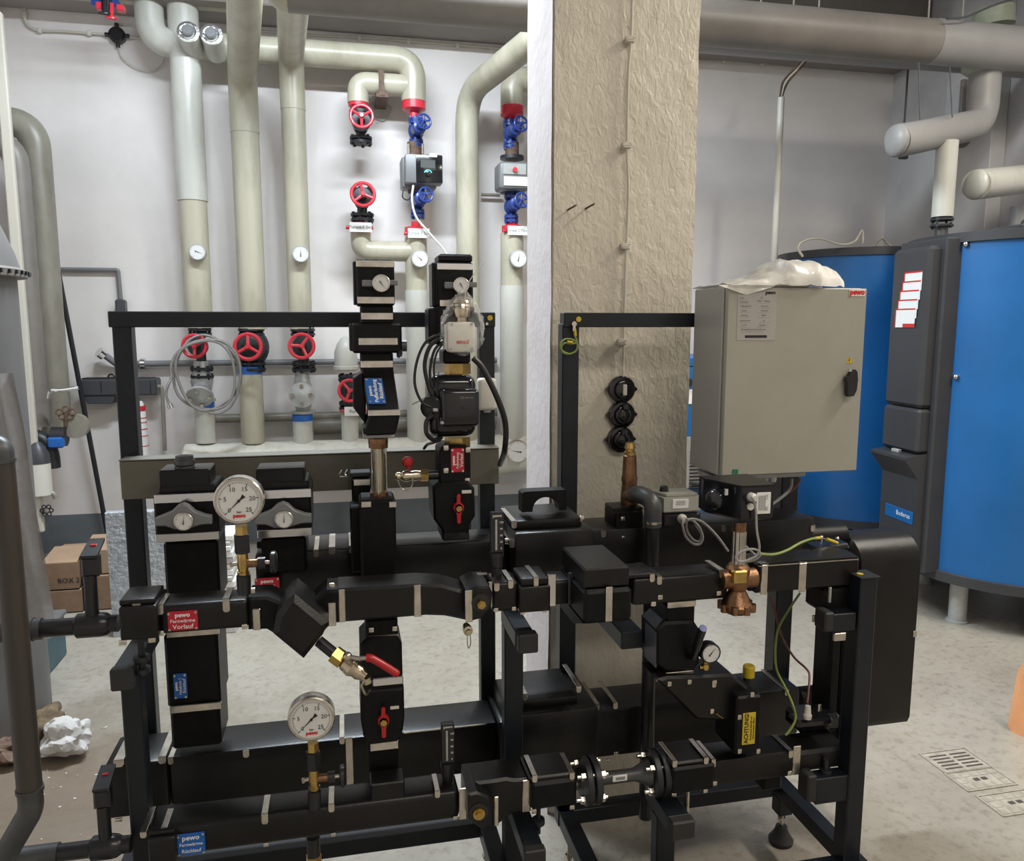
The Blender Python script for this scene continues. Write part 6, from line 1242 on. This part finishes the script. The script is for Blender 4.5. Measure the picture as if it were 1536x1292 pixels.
part(M().tube([e0, e1_ + Vector((0, 0, .004)), top, Vector((xx, 1.93, px_z(976, 790, 1.93)))], .024, 22, bend=.045, seg=8), 'elbow', m_gsteel, g)
part(M().cyl((xx, 1.93, .22), (xx, 1.93, px_z(976, 784, 1.93)), .0195, n=22), 'downpipe', m_bplas, g); z = px_z(976, 783, 1.93); part(M().cyl((xx, 1.93, z - .003), (xx, 1.93, z + .004), .0255, n=22), 'joint_ring', m_steel, g)
g = T('insulated_block', 'small black insulated block under the safety valve', 'insulated pipe', P(945, 800, Y=2.02)); part(M().pb(922, 767, 965, 800, 2.01, .09, .005), 'shell', m_foam, g); part(M().pb(921, 762, 965, 768, 2.02, .08, .003), 'lid', m_lid, g); tab(g, 934, 778, 2.01, .012, .012); tab(g, 935, 806, 2.0, .011, .008)
g = T('servo_drive', 'grey beige servo drive box with a black knob in front of the column', 'actuator', P(1015, 775, Y=1.97)); Y = 1.95
x0_, x1_ = px_x(996, 755, Y), px_x(1051, 755, Y); zt, zb_ = px_z(1023, 746, Y), px_z(1023, 769, Y)
part(M().prism([(x0_ - .012, Y + .05, zb_), (x0_, Y, zb_), (x1_, Y, zb_), (x1_ + .002, Y + .085, zb_), (x0_ - .012, Y + .085, zb_)], (0, 0, zt - zb_), .004), 'housing', m_cabin, g); part(M().prism([(x0_ - .010, Y + .052, zt), (x0_ + .01, Y + .006, zt), (x1_ - .008, Y + .006, zt), (x1_ - .01, Y + .08, zt), (x0_ - .01, Y + .08, zt)], (0, 0, .008), .002), 'cover', m_cab, g)
part(M().pb(994, 770, 1052, 790, Y + .004, .06, .006), 'black_base', m_bplas, g); k = P(996, 733, Y=Y + .05); part(M().lathe((k.x, Y + .05, k.z - .012), (0, 0, 1), [(0, .014), (.018, .0105), (.02, .008)], 16), 'knob', m_bplas, g)
pl = part(M().pb(1009, 749, 1033, 763, Y - .002, .003, .0005), 'data_label', m_white, g)
for i in range(3): q = P(1021, 752 + i * 2.4, Y=Y - .003); part(M().box(q.x - .012, q.x + .014, q.y, q.y + .001, q.z - .0008, q.z + .0004), 'print_line', m_grink, pl)
k = P(1022, 778, Y=Y); part(M().lathe(k, (0, -1, 0), [(0, .013), (.008, .0135), (.016, .010), (.022, .009)], 16), 'cable_gland', m_offw, g)
cable([(1023, 780, 1.925), (1024, 790, 1.92), (1029, 806, 1.92), (1040, 816, 1.92), (1050, 816, 1.92), (1054, 806, 1.92), (1048, 790, 1.92), (1036, 780, 1.92), (1030, 784, 1.925), (1031, 798, 1.925), (1040, 810, 1.925), (1049, 812, 1.925), (1052, 802, 1.93), (1044, 788, 1.94), (1040, 780, 1.96)], 1.92, .0035, m_cable, 'servo_cable', 'thick grey cable coiled in two loops under the servo drive')
# plate heat exchanger cover at the right
g = T('heat_exchanger_cover', 'tall black rounded foam cover of the heat exchanger at the right end', 'heat exchanger', (px_x(1330, 900, 2.03), 2.1, .3)); Yf = 1.98
x0_, x1_ = px_x(1281, 950, Yf), px_x(1377, 900, Yf); zt = px_z(1330, 797, Yf + .1) ; zb_ = px_z(1330, 1093, Yf); D = .17; rr = .075; prof = []
for (cy, cz, a0_, a1_) in ((Yf + rr, zt - rr, 180, 90), (Yf + D - .04, zt - .04, 90, 0)):
    r_ = rr if cy < Yf + .1 else .04
    for k in range(7): a = R(a0_ + (a1_ - a0_) * k / 6); prof.append((cy + math.cos(a) * r_, cz + math.sin(a) * r_))
prof += [(Yf + D, zb_), (Yf + .03, zb_), (Yf + .009, zb_ + .009), (Yf, zb_ + .03)]
part(M().prism([(x0_, y, z) for y, z in prof], (x1_ - x0_, 0, 0), .012), 'cover', m_lid, g, ang=30)
tab(g, 1372, 951, Yf, .014, .02)
for zz_ in (HT - .07, LT - .07): part(M().cyl((px_x(1205, 900, 2.07), 2.075, zz_), (x0_ + .01, 2.075, zz_), .035, n=24), 'connection_nozzle', m_foam, g)
g = T('insulated_column', 'dark insulated vertical shell between the right rear post and the front post', 'insulated pipe', P(1240, 1100, Y=1.80))
part(M().pb(1244, 905, 1262, 1100, 1.80, .08, .008), 'insulation_shell', m_foam, g); part(M().pb(1262, 880, 1284, 1120, 1.80, .08, .006), 'side_shell', m_foam, g); tab(g, 1221, 928, 1.80, .012, .02); part(M().pb(1252, 950, 1278, 962, 1.78, .01, .002), 'strap', m_steel, g)
part(M().pb(1240, 832, 1284, 904, 1.81, .08, .01), 'upper_shell', m_foam, g)
g = T('temperature_sensor', 'glossy black sensor cover with earth clamp on top of the right supply line', 'sensor', P(1250, 835, Y=1.80))
part(M().prism([P(1218, 829, Y=1.78), P(1226, 822, Y=1.78), P(1272, 815, Y=1.80), P(1276, 822, Y=1.80), P(1228, 836, Y=1.78)], (0, .05, .0), .004), 'cover', m_gloss, g)
k = P(1232, 806, Y=1.80); part(M().ball(k, .005).cyl(k, k + Vector((.0, 0, -.02)), .003).ball(P(1223, 828, Y=1.775), .004).ball(P(1256, 808, Y=1.83), .005), 'screws', m_chrome, g); part(M().tube([P(1235, 808, Y=1.80), P(1262, 815, Y=1.84)], .002, 6), 'clamp_rod', m_chrome, g); part(M().cyl(P(1222, 808, Y=1.75), P(1230, 807, Y=1.78), .0042).cyl(P(1240, 809, Y=1.8), P(1256, 815, Y=1.80), .0045), 'yellow_sleeve', m_yel, g)
# ------------------------------------------------------------------ control cabinet with bag
g = T('control_cabinet', 'light grey steel control cabinet with a black door handle on the right frame', 'cabinet', P(1190, 710, Y=1.93)); Yc = 1.93
x0_, x1_ = px_x(1088, 570, Yc), px_x(1301, 433, Yc); zt, zb_ = px_z(1190, 431, Yc), px_z(1190, 711, Yc)
part(M().box(x0_ - .004, x1_ + .002, Yc + .022, Yc + .195, zb_, zt, .003), 'body', m_cabin, g)
dr = part(M().box(x0_, x1_, Yc, Yc + .018, zb_ + .002, zt - .002, .002), 'door', m_cab, g)
part(M().box(x0_ + .004, x1_ - .004, Yc + .018, Yc + .022, zb_ + .006, zt - .006), 'door_gasket', m_rubber, g)
c = P(1273, 574, Y=Yc - .004); m = M().prism([c + Vector((x, 0, z)) for x, z in ((-.010, .018), (-.004, .034), (.006, .037), (.013, .030), (.016, .008), (.014, -.02), (.006, -.036), (-.010, -.038), (-.013, -.03), (-.014, .0), (-.018, .006), (-.018, .016))], (0, -.018, 0), .003)
hd = part(m, 'handle', m_bplas, g); q = P(1275, 556, Y=Yc - .023); part(M().box(q.x - .003, q.x + .006, q.y, q.y + .003, q.z - .003, q.z + .003), 'lock', m_castg, hd)
c = P(1274, 540, Y=Yc); tr = part(M().prism([c + Vector((-.0105, -.001, -.009)), c + Vector((.0105, -.001, -.009)), c + Vector((0, -.001, .011))], (0, .001, 0)), 'warning_triangle', m_yel, dr)
part(M().prism([c + Vector((-.002, -.0018, -.006)), c + Vector((.002, -.0018, .0)), c + Vector((-.0005, -.0018, .0)), c + Vector((.0012, -.0018, .006)), c + Vector((-.003, -.0018, -.001)), c + Vector((0, -.0018, -.001))], (0, .0006, 0)), 'bolt_sign', m_ink, dr)
pl = part(M().pb(1106, 434, 1164, 511, Yc - .001, .0012), 'data_sheet_label', m_white if False else m_cabin, dr, label='white printed data label')
def pt(px, py): return P(px, py, Y=Yc - .0014)
text('CE', .011, pt(1114, 440), m_ink, pl); text('pewo', .013, pt(1156, 439), m_ink, pl, bold=.0006)
for i, (px, py, s) in enumerate(((1113, 447, 'Anlage'), (1143, 447, 'Nr.'), (1116, 453, 'Bezeichnung'), (1146, 452, 'Primär      Sekundär'), (1119, 459, 'Auslegungsdruck'), (1147, 459, 'Temp. max.'), (1116, 466, 'Leistung'), (1147, 466, 'Durchfluss'), (1117, 473, 'Spannung'), (1146, 473, 'Baujahr'), (1118, 481, 'Auftragsnummer'), (1146, 481, 'Typ'), (1116, 488, 'Gewicht'), (1144, 488, 'Prüfdruck'), (1130, 494, 'Heizungsanlage Fernwärme Übergabe'))):
    text(s, .0047, pt(px, py), m_grink, pl)
    q = pt(px, py + 3.2); part(M().box(q.x - .018, q.x + .018, q.y, q.y + .0005, q.z, q.z + .0005), 'ruled_line', m_grink, pl)
for py in (497, 500): q = pt(1130, py); part(M().box(q.x - .035, q.x + .03, q.y, q.y + .0005, q.z, q.z + .0007), 'ruled_line', m_grink, pl)
q = pt(1134, 505); part(M().box(q.x - .032, q.x + .032, q.y, q.y + .0006, q.z - .0035, q.z + .0035), 'barcode_strip', m_ink, pl)
q = pt(1286, 439); part(M().box(q.x - .024, q.x + .024, q.y, q.y + .0008, q.z - .0095, q.z + .0095), 'logo_label', m_white, dr); text('pewo', .020, pt(1286, 438.5) + Vector((0, -.0005, 0)), m_redink, dr, bold=.0012, name='logo_lettering')
q = pt(1103, 709); part(M().box(q.x - .0085, q.x + .0085, q.y - .0, q.y + .0008, q.z - .0085, q.z + .0085), 'green_sticker', m_grst, dr)
part(M().pb(1070, 712, 1208, 718, Yc + .05, .10, .001), 'gland_plate', m_castg, g)
for i, px in enumerate((1080, 1125, 1135, 1148, 1160)): k = P(px, 716, Y=Yc + .07); part(M().lathe((k.x, Yc + .07, k.z + .004), (0, 0, -1), [(0, .009), (.01, .010), (.018, .007)], 12), 'cable_gland', m_castg if i % 2 else m_offw, g)
cable([(1148, 722, 2.0), (1146, 735, 2.0), (1150, 750, 1.98)], 2.0, .0035, m_bcable, 'cabinet_cable', 'dark cable dropping behind the actuator from the cabinet')
cable([(1188, 718, 2.02), (1186, 732, 2.02), (1174, 745, 2.0), (1162, 754, 1.98), (1150, 762, 1.96)], 2.0, .004, m_cable, 'cabinet_cable', 'grey cable curving from the cabinet to the black actuator')
cable([(1200, 718, 2.05), (1195, 728, 2.05), (1180, 741, 2.04), (1166, 750, 2.0)], 2.0, .004, m_redc, 'cabinet_cable', 'reddish cable curving below the right side of the cabinet')
# milky film bag lying on the cabinet
xs0, xs1 = x0_ - .002, px_x(1284, 410, Yc)
def topz(u):
    k = [(0, 431), (.06, 427), (.15, 420), (.28, 417), (.4, 405), (.5, 389), (.62, 391), (.75, 393), (.88, 400), (.95, 408), (1, 416)]
    for (a, pa), (b, pb_) in zip(k, k[1:]):
        if a <= u <= b: return px_z(1047 + 237 * u, pa + (pb_ - pa) * (u - a) / (b - a), Yc + .08)
    return px_z(1284, 416, Yc)
def bagf(u, v):
    x = xs0 + (xs1 - xs0) * u; a = v * math.pi; h = max(.004, topz(u) - zt - .004); y = Yc + .10 - math.cos(a) * .115 * (1 - .55 * max(0, u - .7) / .3)
    n = noise.noise(Vector((u * 9, v * 5, 2))) * .008 + noise.noise(Vector((u * 22, v * 12, 7))) * .003
    return Vector((x, y, zt + .0035 + h * (math.sin(a) ** .7) * (1 + n * 10) + max(0, n)))
g = T('plastic_film_bag', 'milky plastic bag holding manuals lying on top of the control cabinet', 'bag', (.5 * (xs0 + xs1), Yc + .1, zt))
part(M().grid(bagf, 60, 24), 'film', m_film, g, ang=70)
l0 = P(1085, 428, Y=Yc - .004); part(M().grid(lambda u, v: Vector((px_x(1078 + 84 * u, 430, Yc - .004), Yc - .004 - .003 * math.sin(u * 9) * v - .002 * v, zt + .004 - v * (.0 + .024 * max(0, 1 - abs(u - .5) * 2.0)) - .002 * v)), 24, 8), 'film_flap', m_film, g, ang=70)
part(M().box(px_x(1165, 425, Yc + .03), px_x(1215, 425, Yc + .03), Yc + .03, Yc + .15, zt + .001, zt + .016, .003), 'manual', m_paper, g); part(M().box(px_x(1185, 420, Yc + .05), px_x(1250, 420, Yc + .05), Yc + .05, Yc + .14, zt + .017, zt + .032, .003), 'manual', m_pumpg, g)
# earth lead on the right unit's post
g = T('earth_lead', 'coiled green yellow earth lead hanging at the left corner of the right frame', 'cable', P(856, 530, Y=2.13)); Y = 2.135
k = P(861, 486, Y=Y); part(M().cyl(k + Vector((0, .006, 0)), k + Vector((0, -.004, 0)), .007, n=14).box(k.x - .004, k.x + .004, Y - .003, Y, k.z - .02, k.z), 'cable_lug', m_steel, g)
pts = [P(*q, Y=Y) for q in ((861, 492), (863, 505), (865, 513), (858, 516), (847, 515), (842, 521), (845, 529), (855, 531), (864, 526), (866, 517), (860, 510), (848, 509), (841, 516), (843, 526), (852, 531))]
part(M().smooth_tube(pts, .0028, 8), 'lead', m_gy, g); q = P(862, 494, Y=Y); part(M().cyl(q, P(863, 504, Y=Y), .0042, n=10).cyl(P(851, 513, Y=Y - .004), P(859, 514, Y=Y - .004), .0042, n=10), 'yellow_sleeve', m_yel, g)
# ------------------------------------------------------------------ incoming pipes at the left
YI = 1.74
g = T('supply_stop_valve', 'black steel stop valve on the left end of the supply line', 'valve', P(140, 935, Y=YI)); zc = px_z(175, 935, YI); xe_ = px_x(178, 935, YI)
part(M().tube([(px_x(62, 935, YI), YI, zc), (xe_, YI, zc)], .0185, 20), 'pipe', m_bplas, g); part(M().lathe((px_x(112, 935, YI), YI, zc), (1, 0, 0), [(0, .0185), (.006, .026), (.05, .026), (.062, .024), (.07, .0185)], 24), 'body', m_bplas, g)
part(M().tube([(px_x(-60, 935, YI), YI, zc), (px_x(62, 935, YI), YI, zc)], .0225, 20).tube([(px_x(46, 935, YI), YI, zc), (px_x(50, 935, YI), YI, zc)], .0245, 20), 'bare_pipe', m_gsteel, g)
x = px_x(137, 900, YI); zs0 = px_z(137, 862, YI); part(M().cyl((x, YI, zc), (x, YI, zs0), .0135, n=16), 'spindle_housing', m_bplas, g)
def lever(g, px, pt_, pb_, Yl, lab=None):
    a = P(px - 2, pb_, Y=Yl); z0 = a.z; z1 = z0 + .042; w = .017
    m = M().prism([(a.x - w, Yl - .012, z0), (a.x + w, Yl - .012, z0), (a.x + w, Yl - .010, z1), (a.x - w, Yl - .010, z1)], (0, .025, 0), .005); part(m, 'lever_head', m_bplas, g)
    ln = .055; m = M().prism([(a.x - w, Yl - .010, z1 - .004), (a.x + w, Yl - .010, z1 - .004), (a.x + w * .9, Yl + ln, z1 + .016), (a.x - w * .9, Yl + ln, z1 + .016)], (0, 0, .008), .002); part(m, 'lever_grip', m_bplas, g)
    part(M().box(a.x - .006, a.x + .006, Yl + .025, Yl + .042, z1 + .010, z1 + .0175), 'red_mark', m_red, g)
lever(g, 139, 825, 864, YI)
g = T('return_stop_valve', 'black steel stop valve on the left end of the return line', 'valve', P(140, 1275, Y=YI)); zc2 = px_z(195, 1266, YI); xe_ = px_x(197, 1266, YI)
part(M().tube([(px_x(88, 1275, YI), YI, zc2), (xe_, YI, zc2)], .0185, 20), 'pipe', m_bplas, g); part(M().lathe((px_x(135, 1272, YI), YI, zc2), (1, 0, 0), [(0, .0185), (.006, .026), (.045, .026), (.056, .024), (.065, .0185)], 24), 'body', m_bplas, g)
part(M().tube([(px_x(-60, 1280, YI), YI, zc2), (px_x(88, 1275, YI), YI, zc2)], .022, 20), 'bare_pipe', m_gsteel, g)
x = px_x(157, 1240, YI); part(M().cyl((x, YI, zc2), (x, YI, px_z(157, 1208, YI)), .0135, n=16), 'spindle_housing', m_bplas, g); lever(g, 157, 1160, 1210, YI)
g = T('rusty_pipe', 'old dark rusty vertical pipe at the left edge with bends at both ends', 'pipe', P(30, 1200, Y=1.62)); Yq = 1.66
xx = P(24, 950, Y=Yq).x; zt = P(5, 655, Y=Yq).z; zb_ = P(36, 1185, Y=Yq).z
part(M().cyl((xx, Yq, zb_), (xx, Yq, P(8, 690, Y=Yq).z), .0235, n=24), 'pipe', m_rust, g)
z69 = P(8, 690, Y=Yq).z; part(M().tube([(xx - .12, Yq, zt - .02), (xx, Yq, zt - .02), (xx, Yq, z69)], .024, 22, bend=.055, seg=8), 'upper_bend', m_gsteel, g); part(M().cyl((xx, Yq, z69 - .004), (xx, Yq, z69 + .004), .026, n=22), 'weld_ring', m_gsteel, g); part(M().cyl((xx, Yq, zb_ - .004), (xx, Yq, zb_ + .004), .026, n=22), 'weld_ring', m_gsteel, g)
part(M().tube([(xx, Yq, zb_), (xx, Yq, zb_ - .045), P(8, 1282, Y=1.70)], .0235, 22, bend=.03), 'lower_bend', m_gsteel, g)
